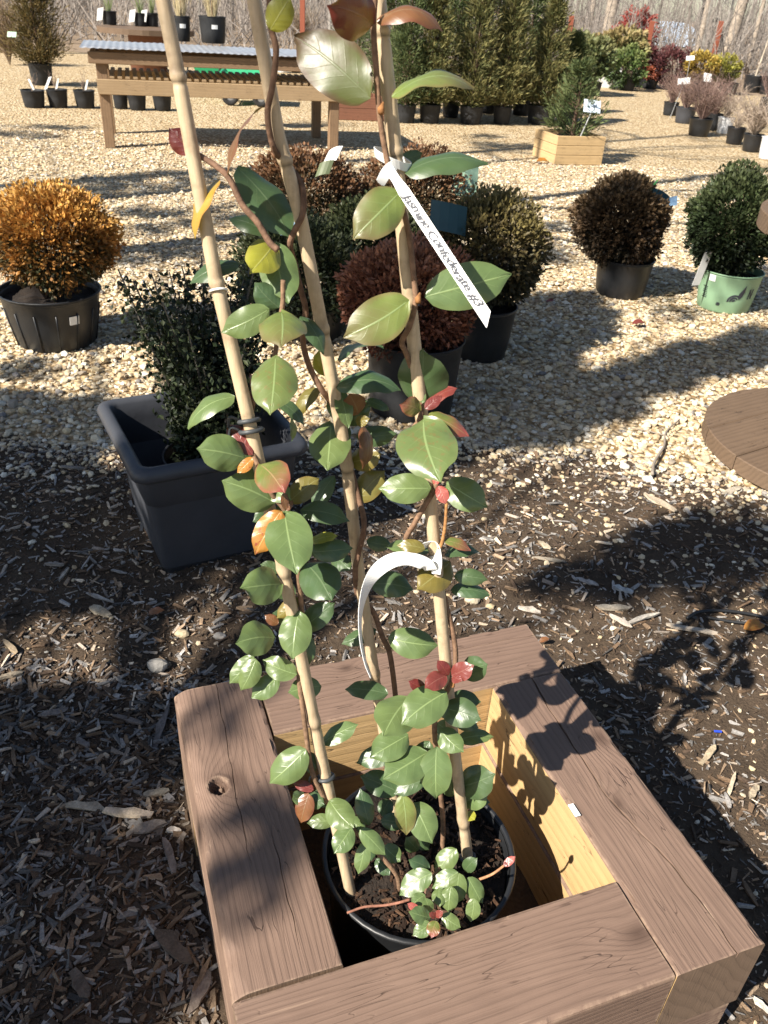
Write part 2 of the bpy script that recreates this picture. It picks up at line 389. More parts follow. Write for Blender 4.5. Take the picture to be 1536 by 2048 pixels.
def scatter_mulch(n, x0, x1, y0, y1, lo, hi, fade=True):
    y1 = max(y1, 2.95) if y1 > 2 else y1
    P = np.stack([rng.uniform(x0, x1, n), rng.uniform(y0, y1, n), np.zeros(n)], -1)
    dens = vnoise(P[:, 0] * 3.5, P[:, 1] * 3.5, 9)
    near = P[:, 1] < 1.15
    keep = (P[:, 1] < edgeY(P[:, 0]) - 0.02 + 0.5 * (rng.random(n) ** 3 - 0.12)) & ~inside_box(P) & (rng.random(n) < np.where(near, 1.0, 0.45 + 0.8 * dens))
    P = P[keep]; k = len(P)
    L = np.exp(rng.uniform(math.log(lo), math.log(hi), k)); W = np.clip(L * rng.uniform(0.07, 0.26, k), 0.0008, 0.0055); T = np.clip(W * rng.uniform(0.25, 0.7, k), 0.0007, 0.004)
    P[:, 2] = mulchz(P[:, 0], P[:, 1]) + T * 0.6 + rng.uniform(0, 0.004, k)
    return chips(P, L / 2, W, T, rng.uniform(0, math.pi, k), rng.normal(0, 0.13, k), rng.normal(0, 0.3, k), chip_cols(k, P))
m = MB()
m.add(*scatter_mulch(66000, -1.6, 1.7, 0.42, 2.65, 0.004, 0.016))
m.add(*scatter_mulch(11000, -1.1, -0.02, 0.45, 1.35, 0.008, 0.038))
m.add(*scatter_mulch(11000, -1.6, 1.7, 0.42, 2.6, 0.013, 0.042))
o = m.build('mulch_chips', M['chip']); tag(o, 'small brown and grey wood chips scattered over the mulch bed', kind='stuff')
# the large chips that can be picked apart: parts of the bed
def big_chip(P, L, W, T, yaw, col):
    """a split, slightly bowed sliver: six stations of four corners"""
    st = np.linspace(-0.5, 0.5, 6); wv = W / 2 * np.clip(rng.uniform(0.65, 1.1, 6) * np.array([rng.uniform(0.1, 0.7), 0.85, 1, 1, 0.9, rng.uniform(0.1, 0.7)]), 0.12, 1.1); bow = rng.normal(0, 0.12) * W + np.cumsum(rng.normal(0, 0.10 * W, 6)); zb = 0.25 * T * np.cumsum(rng.normal(0, 0.5, 6)); v = []
    for i in range(6):
        for sy, sz in ((-1, -1), (1, -1), (1, 1), (-1, 1)):
            x = st[i] * L + rng.normal(0, L * 0.02); y = bow[i] + sy * wv[i] * rng.uniform(0.8, 1.1); z = zb[i] * 0.4 + sz * T / 2 * rng.uniform(0.6, 1.0) * (1 - 0.4 * abs(st[i]) * 2 * (sz > 0)); v.append([x * math.cos(yaw) - y * math.sin(yaw), x * math.sin(yaw) + y * math.cos(yaw), z])
    f = [[0, 1, 2, 3], [23, 22, 21, 20]] + [[i * 4 + k, (i + 1) * 4 + k, (i + 1) * 4 + (k + 1) % 4, i * 4 + (k + 1) % 4] for i in range(5) for k in range(4)]
    mm = MB(); mm.add(np.array(v) + P, f, np.array(col)[None] * rng.uniform(0.6, 1.15, (24, 1))); o = mm.build('wood_chip', M['chip'], None, False, np.array(P)); o.parent = mulch; return o
named = [((214, 1640), (310, 1650), 20, (0.62, 0.50, 0.36)), ((135, 1632), (212, 1638), 26, (0.34, 0.29, 0.22)), ((255, 1690), (330, 1664), 22, (0.22, 0.19, 0.16)),
         ((290, 1612), (340, 1602), 16, (0.3, 0.26, 0.2)), ((300, 1620), (305, 1648), 10, (0.36, 0.28, 0.2)), ((338, 1682), (366, 1686), 12, (0.62, 0.56, 0.48)),
         ((62, 1704), (86, 1700), 9, (0.5, 0.42, 0.32)), ((155, 1950), (195, 1998), 34, (0.12, 0.095, 0.075)), ((310, 1880), (392, 1938), 40, (0.11, 0.085, 0.065)),
         ((375, 2040), (420, 1960), 30, (0.2, 0.16, 0.13)), ((330, 1700), (350, 1770), 16, (0.2, 0.17, 0.15)), ((155, 1490), (175, 1510), 14, (0.15, 0.13, 0.12)),
         ((305, 1530), (340, 1420), 16, (0.14, 0.12, 0.11)), ((228, 1440), (285, 1460), 12, (0.15, 0.125, 0.11)), ((80, 1445), (140, 1432), 16, (0.2, 0.17, 0.15)),
         ((0, 1380), (50, 1368), 14, (0.42, 0.34, 0.24)), ((15, 1300), (40, 1325), 14, (0.35, 0.27, 0.18)), ((185, 1228), (215, 1250), 24, (0.44, 0.37, 0.27)),
         ((1245, 1262), (1310, 1240), 12, (0.5, 0.45, 0.38)), ((1215, 1245), (1262, 1268), 14, (0.55, 0.48, 0.40)), ((1035, 1225), (1080, 1235), 14, (0.55, 0.48, 0.4)),
         ((1330, 1262), (1430, 1282), 14, (0.45, 0.38, 0.3)), ((1345, 1040), (1285, 1005), 20, (0.45, 0.37, 0.27)), ((1430, 1000), (1480, 985), 16, (0.42, 0.36, 0.28)),
         ((1075, 1100), (1100, 1115), 16, (0.5, 0.42, 0.3)), ((1150, 1165), (1195, 1180), 16, (0.42, 0.38, 0.34)), ((1225, 1185), (1262, 1198), 18, (0.5, 0.5, 0.48)),
         ((1060, 1135), (1120, 1140), 10, (0.4, 0.34, 0.26)), ((1190, 1225), (1262, 1230), 16, (0.42, 0.36, 0.28)), ((780, 1008), (830, 1030), 9, (0.5, 0.48, 0.46)),
         ((125, 945), (178, 948), 12, (0.28, 0.24, 0.2)), ((120, 1175), (135, 1150), 8, (0.4, 0.36, 0.3)), ((170, 1195), (228, 1215), 9, (0.42, 0.38, 0.33)), ((90, 1140), (130, 1142), 9, (0.3, 0.26, 0.22)),
         ((1445, 1620), (1465, 1560), 9, (0.6, 0.5, 0.36)), ((1490, 1610), (1505, 1585), 14, (0.38, 0.31, 0.22)), ((1395, 1540), (1420, 1500), 14, (0.45, 0.36, 0.24)), ((1500, 2010), (1536, 2040), 12, (0.6, 0.55, 0.47))]
for a, b, wpx, col in named:
    A, B = gp(*a), gp(*b); c = (A + B) / 2; d = B - A
    if inside_box(c[None])[0]: continue
    T = rng.uniform(0.005, 0.009); c[2] = mulchz(c[0:1], c[1:2])[0] + T * 0.75 + 0.003
    big_chip(c, np.linalg.norm(d), max(0.006, wpx * dep(c) / F), T, math.atan2(d[1], d[0]), col)
made = 0
while made < 90:
    x, y = rng.uniform(-1.1, 1.25), rng.uniform(0.5, 2.3)
    P = np.array([x, y, 0.0])
    if inside_box(P[None])[0] or np.linalg.norm(P[:2] - PLC[:2]) < 0.27: continue
    px, py = proj(P)
    if not (-20 < px < 1556 and 850 < py < 2060): continue
    L = rng.uniform(0.028, 0.062); T = rng.uniform(0.003, 0.007); P[2] = mulchz(P[0:1], P[1:2])[0] + T * 0.7 + 0.003
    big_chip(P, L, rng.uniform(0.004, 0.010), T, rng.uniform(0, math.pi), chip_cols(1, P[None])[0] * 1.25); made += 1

# gravel stones
ico = bmesh.new(); bmesh.ops.create_icosphere(ico, subdivisions=1, radius=1); ico.verts.ensure_lookup_table()
ICOV = np.array([v.co[:] for v in ico.verts]); ICOF = np.array([[v.index for v in f.verts] for f in ico.faces]); ico.free()
OCV = np.array([[1, 0, 0], [0, 1, 0], [-1, 0, 0], [0, -1, 0], [0, 0, 1], [0.1, 0, -0.6]], float); OCF = np.array([[0, 1, 4], [1, 2, 4], [2, 3, 4], [3, 0, 4], [1, 0, 5], [2, 1, 5], [3, 2, 5], [0, 3, 5]])
STC = np.array([(0.54, 0.44, 0.30), (0.62, 0.53, 0.38), (0.44, 0.33, 0.20), (0.66, 0.61, 0.50), (0.36, 0.30, 0.23), (0.30, 0.22, 0.14), (0.58, 0.46, 0.28), (0.24, 0.22, 0.20)])
STP = np.array([0.22, 0.2, 0.14, 0.14, 0.1, 0.05, 0.11, 0.04])
def stones(P, r, BV_, BF_):
    k = len(P); nv = len(BV_)
    q = np.tile(BV_[None], (k, 1, 1)) * (1 + rng.uniform(-0.25, 0.25, (k, nv, 1)))
    q *= (r[:, None] * np.stack([rng.uniform(0.8, 1.35, k), rng.uniform(0.6, 1.0, k), rng.uniform(0.4, 0.75, k)], -1))[:, None]
    yaw = rng.uniform(0, 6.28, k); c, s_ = np.cos(yaw)[:, None], np.sin(yaw)[:, None]
    tl = rng.normal(0, 0.3, k); ct, st = np.cos(tl)[:, None], np.sin(tl)[:, None]
    x, y, z = q[..., 0], q[..., 1], q[..., 2]; y, z = y * ct - z * st, y * st + z * ct; x, y = x * c - y * s_, x * s_ + y * c
    v = np.stack([x, y, z], -1) + P[:, None]
    col = STC[rng.choice(len(STC), k, p=STP)] * rng.uniform(0.8, 1.15, (k, 1))
    return v.reshape(-1, 3), (np.arange(k)[:, None, None] * nv + BF_[None]).reshape(-1, 3), np.repeat(col, nv, 0)
def in_view(P, mx=60):
    d = P - CAM; z = d @ CF; x = CX + F * (d @ CR) / z; y = CY - F * (d @ CU) / z
    return (z > 0.1) & (x > -mx) & (x < 1536 + mx) & (y < 2100)
def gravel_pts(n, y0, y1, r0, r1):
    y = rng.uniform(y0, y1, n); x = rng.uniform(-0.62, 0.62, n) * (y + 1.2); P = np.stack([x, y, 0 * x], -1)
    e = y - edgeY(x); keep = in_view(P) & (e > -0.25 + 0.33 * rng.random(n) ** 0.6)
    P = P[keep]; r = rng.uniform(r0, r1, len(P)) * rng.choice([0.6, 1, 1.5, 2.0], len(P), p=[0.42, 0.4, 0.14, 0.04]); P[:, 2] = r * rng.uniform(0.15, 0.55, len(P)); return P, r
m = MB()
m.add(*stones(*gravel_pts(30000, 2.2, 4.2, 0.006, 0.0115), ICOV[:], ICOF))
m.add(*stones(*gravel_pts(75000, 4.1, 9.0, 0.0075, 0.0125), OCV, OCF))
# stones kicked over the edge of the mulch
P = np.stack([rng.uniform(-1.6, 1.7, 2600), np.zeros(2600), np.zeros(2600)], -1); P[:, 1] = edgeY(P[:, 0]) - rng.exponential(0.16, 2600); r = rng.uniform(0.004, 0.012, 2600); P[:, 2] = np.maximum(mulchz(P[:, 0], P[:, 1]), 0) + r * 0.35; kp = (P[:, 1] > 1.5) & (np.hypot(P[:, 0] - PLC[0], P[:, 1] - PLC[1]) > 0.25); m.add(*stones(P[kp], r[kp], ICOV, ICOF))
# loose stones strewn in the mulch
P = np.stack([rng.uniform(-1.2, 1.3, 900), rng.uniform(0.6, 2.5, 900), np.zeros(900)], -1); P = P[~inside_box(P)]
P[:, 2] = mulchz(P[:, 0], P[:, 1]) + 0.003; m.add(*stones(P, rng.uniform(0.002, 0.007, len(P)), ICOV, ICOF))
o = m.build('gravel_stones', M['stone']); tag(o, 'loose tan and white gravel stones covering the yard', kind='stuff')
def rock(px, py, wpx, col, label):
    c = gp(px, py); r = wpx / 2 * dep(c) / F; c[2] = mulchz(c[0:1], c[1:2])[0] + r * 0.35
    bm = bmesh.new(); bmesh.ops.create_icosphere(bm, subdivisions=2, radius=1)
    v = np.array([q.co[:] for q in bm.verts]); f = [[q.index for q in k.verts] for k in bm.faces]; bm.free()
    v *= (1 + 0.35 * (vnoise(v[:, 0] * 2 + px, v[:, 1] * 2 + v[:, 2], 3) - 0.5))[:, None]
    mm = MB(); mm.add(v * r * np.array([1.05, 0.8, 0.65]) + c, f, np.array(col)[None] * rng.uniform(0.8, 1.15, (len(v), 1)))
    top(mm, 'stone', M['stone'], label, 'stone', c, 'loose stones in the mulch')
rock(365, 1275, 27, (0.42, 0.34, 0.22), 'tan pebble in sunlit mulch left of the vine')
rock(440, 1281, 24, (0.42, 0.38, 0.33), 'pale grey pebble in sunlit mulch just left of the bamboo')
rock(315, 1342, 42, (0.30, 0.28, 0.25), 'grey broken stone beyond the far left corner of the timber planter')
rock(942, 1218, 30, (0.42, 0.36, 0.26), 'tan stone in mulch behind the timber planter')
rock(978, 1228, 18, (0.5, 0.4, 0.24), 'small yellow pebble behind the timber planter')
rock(1293, 968, 22, (0.68, 0.64, 0.55), 'white pebble where gravel meets mulch')
rock(1248, 940, 20, (0.6, 0.57, 0.5), 'cream pebble beside the forked twig on the mulch')

# ================================================================== the timber planter
BROWN1, BROWN2 = (0.125, 0.079, 0.058), (0.222, 0.146, 0.108)
TH = 0.1405
RAW = wood('raw_pine_inside', (0.43, 0.275, 0.115), (0.53, 0.36, 0.18), freq=46, line=0.4, rough=0.65)
END = wood('timber_end_grain', (0.12, 0.08, 0.054), (0.19, 0.13, 0.09), freq=40, line=0.4, along=2)
planter = thing('timber_planter', BO, 'square brown stained timber planter box holding the vine pot on mulch', 'planter')
def timber(u0, v0, along, length, z0, inner, knots=(), cracks=(), hole=None, seed=0, fine=True, wane=0):
    ang = BYAW if along == 'u' else BYAW - math.pi / 2
    X = np.array([math.cos(ang), math.sin(ang), 0]); Yv = np.array([-X[1], X[0], 0])
    O3 = BO + BU * u0 + BV * v0 + np.array([0, 0, z0 + TH / 2])
    def loc(px, py):
        P = gp(px, py, z0 + TH) - O3; return float(P @ X), float(P @ Yv)
    nx, nt = (170, 56) if fine else (20, 6)
    W2, H2, rc = TW / 2 - 0.0008, TH / 2 - 0.0004, 0.005
    xs = np.linspace(0.0012, length - 0.0012, nx)
    # cross-section: up the -y side, over the top, down the +y side, bottom
    yt = np.linspace(-W2 + rc, W2 - rc, nt)
    prof = [(-W2, -H2), (-W2, -H2 * 0.4), (-W2, H2 * 0.3), (-W2, H2 - rc), (-W2 + rc * 0.3, H2 - rc * 0.3)] + [(y, H2) for y in yt] + [(W2 - rc * 0.3, H2 - rc * 0.3), (W2, H2 - rc), (W2, H2 * 0.3), (W2, -H2 * 0.4), (W2, -H2)]
    prof = np.array(prof); npf = len(prof); t0 = 5
    V = np.zeros((nx, npf, 3)); V[..., 0] = xs[:, None]; V[..., 1] = prof[None, :, 0]; V[..., 2] = prof[None, :, 1]
    if fine:
        for k, (pl, depth, wid) in enumerate(cracks):
            q = np.array([loc(*p_) for p_ in pl]); q = q[np.argsort(q[:, 0])]
            cy = np.interp(xs, q[:, 0], q[:, 1]) + 0.0009 * np.sin(xs * 70 + k) + 0.0005 * np.sin(xs * 143)
            amp = np.clip(np.minimum(xs - q[0, 0], q[-1, 0] - xs) / 0.05, 0, 1)
            if q[0, 0] < 0.03: amp = np.clip((q[-1, 0] - xs) / 0.05, 0, 1)
            if q[-1, 0] > length - 0.03: amp = np.maximum(amp, np.clip((xs - q[0, 0]) / 0.05, 0, 1) * (xs > length / 2))
            jc = int(np.argmin(abs(yt - cy.mean()))); jc = min(max(jc, 4), nt - 5)
            for j in range(nt):
                sh = (cy - yt[jc]) * max(0, 1 - abs(j - jc) / 7.0); V[:, t0 + j, 1] += sh
            wv = wid * (0.6 + 0.4 * np.sin(xs * 37 + k) ** 2) * amp
            V[:, t0 + jc - 1, 1] = V[:, t0 + jc, 1] - wv - 0.0004; V[:, t0 + jc + 1, 1] = V[:, t0 + jc, 1] + wv + 0.0004
            V[:, t0 + jc, 2] -= depth * amp
        x, y = V[:, t0:t0 + nt, 0], V[:, t0:t0 + nt, 1]
        V[:, t0:t0 + nt, 2] += 0.0007 * (vnoise(x * 30 + seed, y * 90, seed) - 0.5) + 0.0016 * (vnoise(x * 6, y * 14, seed + 3) - 0.5)
        if hole:
            hx, hy = loc(hole[0], hole[1]); d = np.hypot(x - hx, (y - hy) * 1.05); r = hole[2]
            V[:, t0:t0 + nt, 2] -= 0.022 * np.clip((r - d) / (r * 0.35), 0, 1) - 0.0016 * np.exp(-((d - r * 1.25) / (r * 0.3)) ** 2)
            V[:, t0:t0 + nt, 2] += 0.012 * np.exp(-(((x - hx + 0.004) ** 2 + (y - hy - 0.004) ** 2) / 0.006 ** 2))
        # worn arrises
        for col_, s_ in ((t0 - 1, -1), (t0, -1), (t0 + nt - 1, 1), (t0 + nt, 1)):
            e = vnoise(xs * 45, xs * 0 + s_, seed + 7); chip = 0.0035 * np.clip(e - 0.62, 0, 1) * 2.2
            V[:, col_, 2] -= chip; V[:, col_, 1] -= s_ * chip
        if wane:                                             # bark edge: the corner falls away
            s_ = wane; e = 0.003 + 0.009 * vnoise(xs * 9, xs * 0, seed + 1) + 0.005 * vnoise(xs * 40, xs * 0, seed + 2)
            yy = V[:, :, 1] * s_; dd = np.clip((yy - (W2 - 2.2 * e[:, None])) / (2.2 * e[:, None]), 0, 1)
            V[:, t0 - 2:t0 + nt + 2, 2] -= (dd ** 1.6 * e[:, None])[:, t0 - 2:t0 + nt + 2]
            V[:, t0 - 3:t0 + nt + 3, 1] += s_ * (0.006 * (vnoise(V[..., 0] * 14, V[..., 2] * 30, seed) - 0.6) * (dd > 0.8))[:, t0 - 3:t0 + nt + 3]
        sides = list(range(0, t0 - 1)) + list(range(t0 + nt + 1, npf))
        V[:, sides, 1] += 0.0014 * (vnoise(V[:, sides, 0] * 7, V[:, sides, 2] * 30, seed + 5) - 0.5)
    faces, mi = [], []
    for i in range(nx - 1):
        for k in range(npf):
            k2 = (k + 1) % npf; faces.append([i * npf + k, (i + 1) * npf + k, (i + 1) * npf + k2, i * npf + k2])
            side = -1 if k < 3 else (1 if k2 > npf - 4 and k < npf - 1 else 0)
            mi.append(1 if side == inner and side != 0 else 0)
    faces.append(list(range(npf))); mi.append(2); faces.append(list(range((nx - 1) * npf, nx * npf))[::-1]); mi.append(2)
    kk = [(*loc(a, b), A, sr) for a, b, A, sr in knots]
    mat = wood('brown_stained_timber', BROWN1, BROWN2, [(kx, ky + 0.9 * H2, A, sr) for kx, ky, A, sr in kk], freq=105, line=0.46, seed=seed * 1.7, wear=(0.42, 0.30, 0.21), dark=(0.06, 0.035, 0.025))
    me = bpy.data.meshes.new('timber'); me.from_pydata(V.reshape(-1, 3).tolist(), [], faces)
    for q in (mat, RAW, END): me.materials.append(q)
    me.polygons.foreach_set('material_index', np.array(mi, np.int32)); me.update()
    bm = bmesh.new(); bm.from_mesh(me); bmesh.ops.recalc_face_normals(bm, faces=bm.faces); bm.to_mesh(me); bm.free()
    o = bpy.data.objects.new('timber', me); COL.objects.link(o); o.parent = planter; o.location = tuple(O3 - BO); o.rotation_euler = (0, 0, ang)
    return o
g_ = 0.0008
ZT = 0.2812 - TH
timber(TW / 2, 0, 'v', BL - TW - g_, ZT, 1, [(437, 1573, 0.032, 0.035), (470, 1560, 0.014, 0.05)], [([(430, 1360), (452, 1470), (470, 1580), (505, 1740)], 0.003, 0.0004), ([(540, 1650), (572, 1780), (602, 1905)], 0.003, 0.0005)], (437, 1573, 0.0155), 1, wane=-1)
timber(0, BL - TW / 2, 'u', BL - TW - g_, ZT, 1, [(1278, 1868, 0.030, 0.035)], [], None, 2)
timber(BL - TW / 2, TW + g_, 'v', BL - TW - g_, ZT, -1, [(1236, 1606, 0.022, 0.022), (1200, 1475, 0.025, 0.03)], [([(1060, 1350), (1110, 1435), (1160, 1510), (1215, 1595), (1262, 1645), (1345, 1730), (1420, 1825), (1476, 1906)], 0.012, 0.0017)], None, 3)
timber(TW + g_, TW / 2, 'u', BL - TW - g_, ZT, -1, [(692, 1336, 0.022, 0.02)], [([(580, 1385), (700, 1358), (840, 1318), (960, 1290), (1075, 1268)], 0.003, 0.0005), ([(560, 1420), (720, 1375), (900, 1345)], 0.002, 0.0003)], None, 4)
# lower course, laid the other way round
for a in ((TW / 2 + 0.003, TW + g_, 'v', BL - TW - g_, 1), (TW + g_, BL - TW / 2 - 0.004, 'u', BL - TW - 0.006, 1), (BL - TW / 2 - 0.003, 0, 'v', BL - TW - g_, -1), (0, TW / 2 + 0.003, 'u', BL - TW - g_, -1)):
    timber(a[0], a[1], a[2], a[3], ZT - TH - 0.0006, a[4], seed=11 + a[4], fine=False)

# ================================================================== pots and shrubs
def pot_profile(rt, rb, h, t=0.0035, lip=0.007):
    return [(0.0, 0.003), (rb - 0.004, 0.003), (rb, 0.008), (rb + (rt - rb) * 0.5, h * 0.5), (rb + (rt - rb) * 0.86, h - lip * 2.6), (rb + (rt - rb) * 0.9 + 0.001, h - lip * 2.2), (rt - 0.001, h - lip), (rt - t * 1.3, h - lip)], \
           [(rt - t * 1.3, h - lip), (rt + 0.003, h - lip), (rt + 0.0045, h - lip * 0.5), (rt + 0.003, h - 0.001), (rt - t * 0.6, h), (rt - t, h - 0.004), (rb + (rt - rb) * 0.6 - t, h * 0.55), (rb - t, 0.02)]
def make_pot(root, c, rt, rb, h, mat, n=28, ribs=False, soil=0.82, rim=True):
    c = np.asarray(c, float); wall, lp = pot_profile(rt, rb, h)
    m = MB(); m.lathe(c, wall, n)
    if ribs:
        for k in range(n):
            a = 2 * math.pi * k / n
            if k % 2: m.tube([c + np.array([r * math.cos(a), r * math.sin(a), z]) for r, z in ((rb + 0.001, 0.03 * h), (rb + (rt - rb) * 0.75, h * 0.74))], 0.0035, 5)
    p = m.build('pot', mat, root, True)
    if rim: q = MB(); q.lathe(c, lp, n); q.build('rim', mat, p, True)
    s_ = MB(); rs = rb + (rt - rb) * soil - 0.004; s_.disc(c + np.array([0, 0, h * soil]), rs, 20, bumps=0.004); s_.build('soil', M['soil'], root)
    return p
def card(root, name, c, u, v, mat, thick=0.0012, bend=0.0, top_=None):
    """a thin plastic tag: half vectors u and v"""
    c, u, v = (np.asarray(q, float) for q in (c, u, v)); n = unit(np.cross(u, v)); m = MB(); k = 5; vs = []
    for s_ in (0, 1):
        for i in range(k):
            a = -1 + 2 * i / (k - 1)
            for b in (-1, 1): vs.append(c + u * a + v * b + n * (bend * (1 - a * a) + s_ * thick))
    fs = []
    for i in range(k - 1):
        a = 2 * i; fs += [[a, a + 2, a + 3, a + 1], [2 * k + a, 2 * k + a + 1, 2 * k + a + 3, 2 * k + a + 2], [a, 2 * k + a, 2 * k + a + 2, a + 2], [a + 1, a + 3, 2 * k + a + 3, 2 * k + a + 1]]
    fs += [[0, 1, 2 * k + 1, 2 * k], [2 * k - 2, 4 * k - 2, 4 * k - 1, 2 * k - 1]]
    m.add(vs, fs); return m.build(name, mat, root)
def globe_leaves(m, C, rx, ry, rz, n, size, pal, zones=None, wob=0.1, shape=None):
    """leaves through the outer shell of an uneven globe; pal: list of colours, low to high"""
    k = max(60, n // 26); dt = rand_dirs(k); ti = rng.integers(0, k, n); tr_ = rng.uniform(0.86, 1.07, k); d = dt[ti] + rng.normal(0, 0.085, (n, 3)) * rng.choice([1.0, 2.6], n, p=[0.8, 0.2])[:, None]; dn = np.linalg.norm(d, axis=1, keepdims=True); d = d / dn; el = d[:, 2]
    lob = 1 + wob * (vnoise(d[:, 0] * 2.3 + 5 + C[0], d[:, 1] * 2.3 + d[:, 2] * 2.1, 11) - 0.5) * 2
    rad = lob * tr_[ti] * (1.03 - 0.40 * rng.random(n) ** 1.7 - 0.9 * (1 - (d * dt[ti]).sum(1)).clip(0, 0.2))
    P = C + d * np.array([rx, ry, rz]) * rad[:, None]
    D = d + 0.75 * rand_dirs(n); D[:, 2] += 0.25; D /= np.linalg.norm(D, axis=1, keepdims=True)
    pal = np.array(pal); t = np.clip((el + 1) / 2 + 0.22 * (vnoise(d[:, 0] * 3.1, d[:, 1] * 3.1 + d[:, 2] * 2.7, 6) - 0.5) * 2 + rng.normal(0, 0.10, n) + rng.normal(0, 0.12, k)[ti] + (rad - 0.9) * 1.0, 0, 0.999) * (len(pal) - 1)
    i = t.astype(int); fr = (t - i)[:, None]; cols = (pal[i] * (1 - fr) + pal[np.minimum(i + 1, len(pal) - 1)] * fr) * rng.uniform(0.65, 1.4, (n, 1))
    m.diamonds(P, D, perp(D), size * rng.uniform(0.7, 1.3, n), size * 0.3 * rng.uniform(0.8, 1.2, n), cols)
def stems(m, base, C, rx, rz, n, r, col):
    for k in range(n):
        d = rand_dirs(1)[0]; d[2] = abs(d[2]) * 0.8 - 0.1; e = C + d * np.array([rx, rx, rz]) * 0.9
        mid = (base + e) / 2 + rng.normal(0, rx * 0.08, 3); mid[2] = max(mid[2], base[2] + 0.02)
        m.tube(smoothpath([base + rng.normal(0, 0.01, 3) * np.array([1, 1, 0]), mid, e], 3), np.linspace(r, r * 0.3, 7), 4, col)
def potted_globe(name, label, foot, wtop, ytop, crown, pal, n, size, mat, taper=0.8, group='clipped globe shrubs in pots', ribs=False, wob=0.16, rzf=1.0):
    """foot: pixel of the pot's front foot; wtop: rim width; ytop: pixel row of the front of the rim; crown: (px, py, half width, half height)"""
    Pf = gp(*foot); dd = dep(Pf); rt = wtop / 2 * dd / F; rb = rt * taper
    out = unit(np.array([Pf[0], Pf[1], 0])); c = Pf + out * rb; h = height_to(Pf - out * (rt - rb), ytop)
    root = thing(name, c, label, 'potted shrub', group)
    p = make_pot(root, c, rt, rb, h, mat, ribs=ribs)
    cz = height_to(c, crown[1]); C = c + np.array([0, 0, cz]); cd_ = dep(C)
    rx = crown[2] * cd_ / F; C = C + CR * (crown[0] - proj(C)[0]) * cd_ / F; rz = crown[3] * cd_ / F * 1.02 * rzf
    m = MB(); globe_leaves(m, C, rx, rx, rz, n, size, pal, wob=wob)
    f = m.build('foliage', M['foliage'], root)
    m = MB(); stems(m, c + np.array([0, 0, h * 0.8]), C, rx, rz, 26, 0.007, (0.09, 0.06, 0.04)); m.build('stem', M['twig'], root)
    return dict(root=root, pot=p, c=c, rt=rt, rb=rb, h=h, C=C, rx=rx, rz=rz)
def on_pot(g, px_ang, z, du, dz, name, mat, lift=0.001, poly=None, parent=None):
    """a flat mark that follows the pot wall; px_ang: angle from the viewer's side, z: fraction of height"""
    out = math.atan2(-g['c'][1], -g['c'][0]); m = MB()
    poly = poly or [(-1, -1), (-0.33, -1), (0.33, -1), (1, -1), (1, 1), (0.33, 1), (-0.33, 1), (-1, 1)]
    vs = []
    for lf in (lift, lift + 0.0012):
        for a, b in poly:
            zz = z * g['h'] + b * dz; r = g['rb'] + (g['rt'] - g['rb']) * zz / g['h'] * 0.98 + lf; an = out + px_ang + a * du / r
            vs.append(g['c'] + np.array([r * math.cos(an), r * math.sin(an), zz]))
    k = len(poly); fs = [list(range(k))[::-1], list(range(k, 2 * k))] + [[i, (i + 1) % k, k + (i + 1) % k, k + i] for i in range(k)]
    if k == 8 and poly[0] == (-1, -1):
        fs = [[0, 1, 6, 7], [1, 2, 5, 6], [2, 3, 4, 5], [15, 14, 9, 8], [14, 13, 10, 9], [13, 12, 11, 10]] + fs[2:]
    m.add(vs, fs); return m.build(name, mat, parent or g['pot'])

DKG = [(0.012, 0.02, 0.008), (0.025, 0.038, 0.014), (0.045, 0.055, 0.02)]
ORANGE = [(0.03, 0.035, 0.012), (0.13, 0.075, 0.02), (0.32, 0.14, 0.03), (0.44, 0.21, 0.045), (0.52, 0.29, 0.07)]
BRONZE = [(0.025, 0.03, 0.012), (0.05, 0.042, 0.018), (0.10, 0.055, 0.025), (0.16, 0.075, 0.032)]
BROWN = [(0.03, 0.025, 0.014), (0.065, 0.04, 0.02), (0.105, 0.062, 0.03), (0.12, 0.075, 0.035)]
COPPER = [(0.06, 0.024, 0.014), (0.16, 0.055, 0.03), (0.27, 0.10, 0.05), (0.33, 0.14, 0.075)]
OLIVE = [(0.02, 0.022, 0.01), (0.05, 0.045, 0.018), (0.10, 0.075, 0.03), (0.15, 0.12, 0.04)]
GREEN = [(0.012, 0.02, 0.008), (0.022, 0.036, 0.012), (0.035, 0.055, 0.018), (0.06, 0.075, 0.028)]
g = potted_globe('potted_shrub', 'orange bronzed globe shrub in wide black ribbed pot at the left edge', (120, 708), 196, 607, (106, 474, 118, 98), ORANGE, 17000, 0.020, M['black_pot'], 0.78, ribs=True)
on_pot(g, 0.42, 0.62, 0.02, 0.018, 'price_label', M['white'])
g = potted_globe('potted_shrub', 'dark brown globe shrub in slim black pot out on the gravel', (1235, 600), 112, 528, (1238, 446, 86, 76), BROWN, 20000, 0.023, M['black_pot'], 0.86)
card(g['root'], 'plant_tag', g['C'] + np.array([0.12, -0.05, g['rz'] * 0.95]), (0.012, 0, 0.016), (0.02, 0.02, 0.03), M['green_tag'])
card(g['root'], 'plant_tag', g['C'] + np.array([0.17, -0.06, g['rz'] * 0.72]), (0.05, 0, -0.02), (0.0, 0.02, 0.025), M['teal_tag'], bend=0.012)
card(g['root'], 'plant_tag', g['C'] + np.array([0.235, -0.06, g['rz'] * 0.66]), (0.02, 0, 0.006), (0.0, 0.015, 0.02), M['blue_tag'])
g = potted_globe('potted_shrub', 'dark green globe shrub in mint green pot with black leaf emblem', (1440, 628), 122, 552, (1466, 446, 84, 94), GREEN, 18000, 0.023, M['mint'], 0.84)
on_pot(g, -0.55, 0.86, 0.018, 0.016, 'price_label', M['white'])
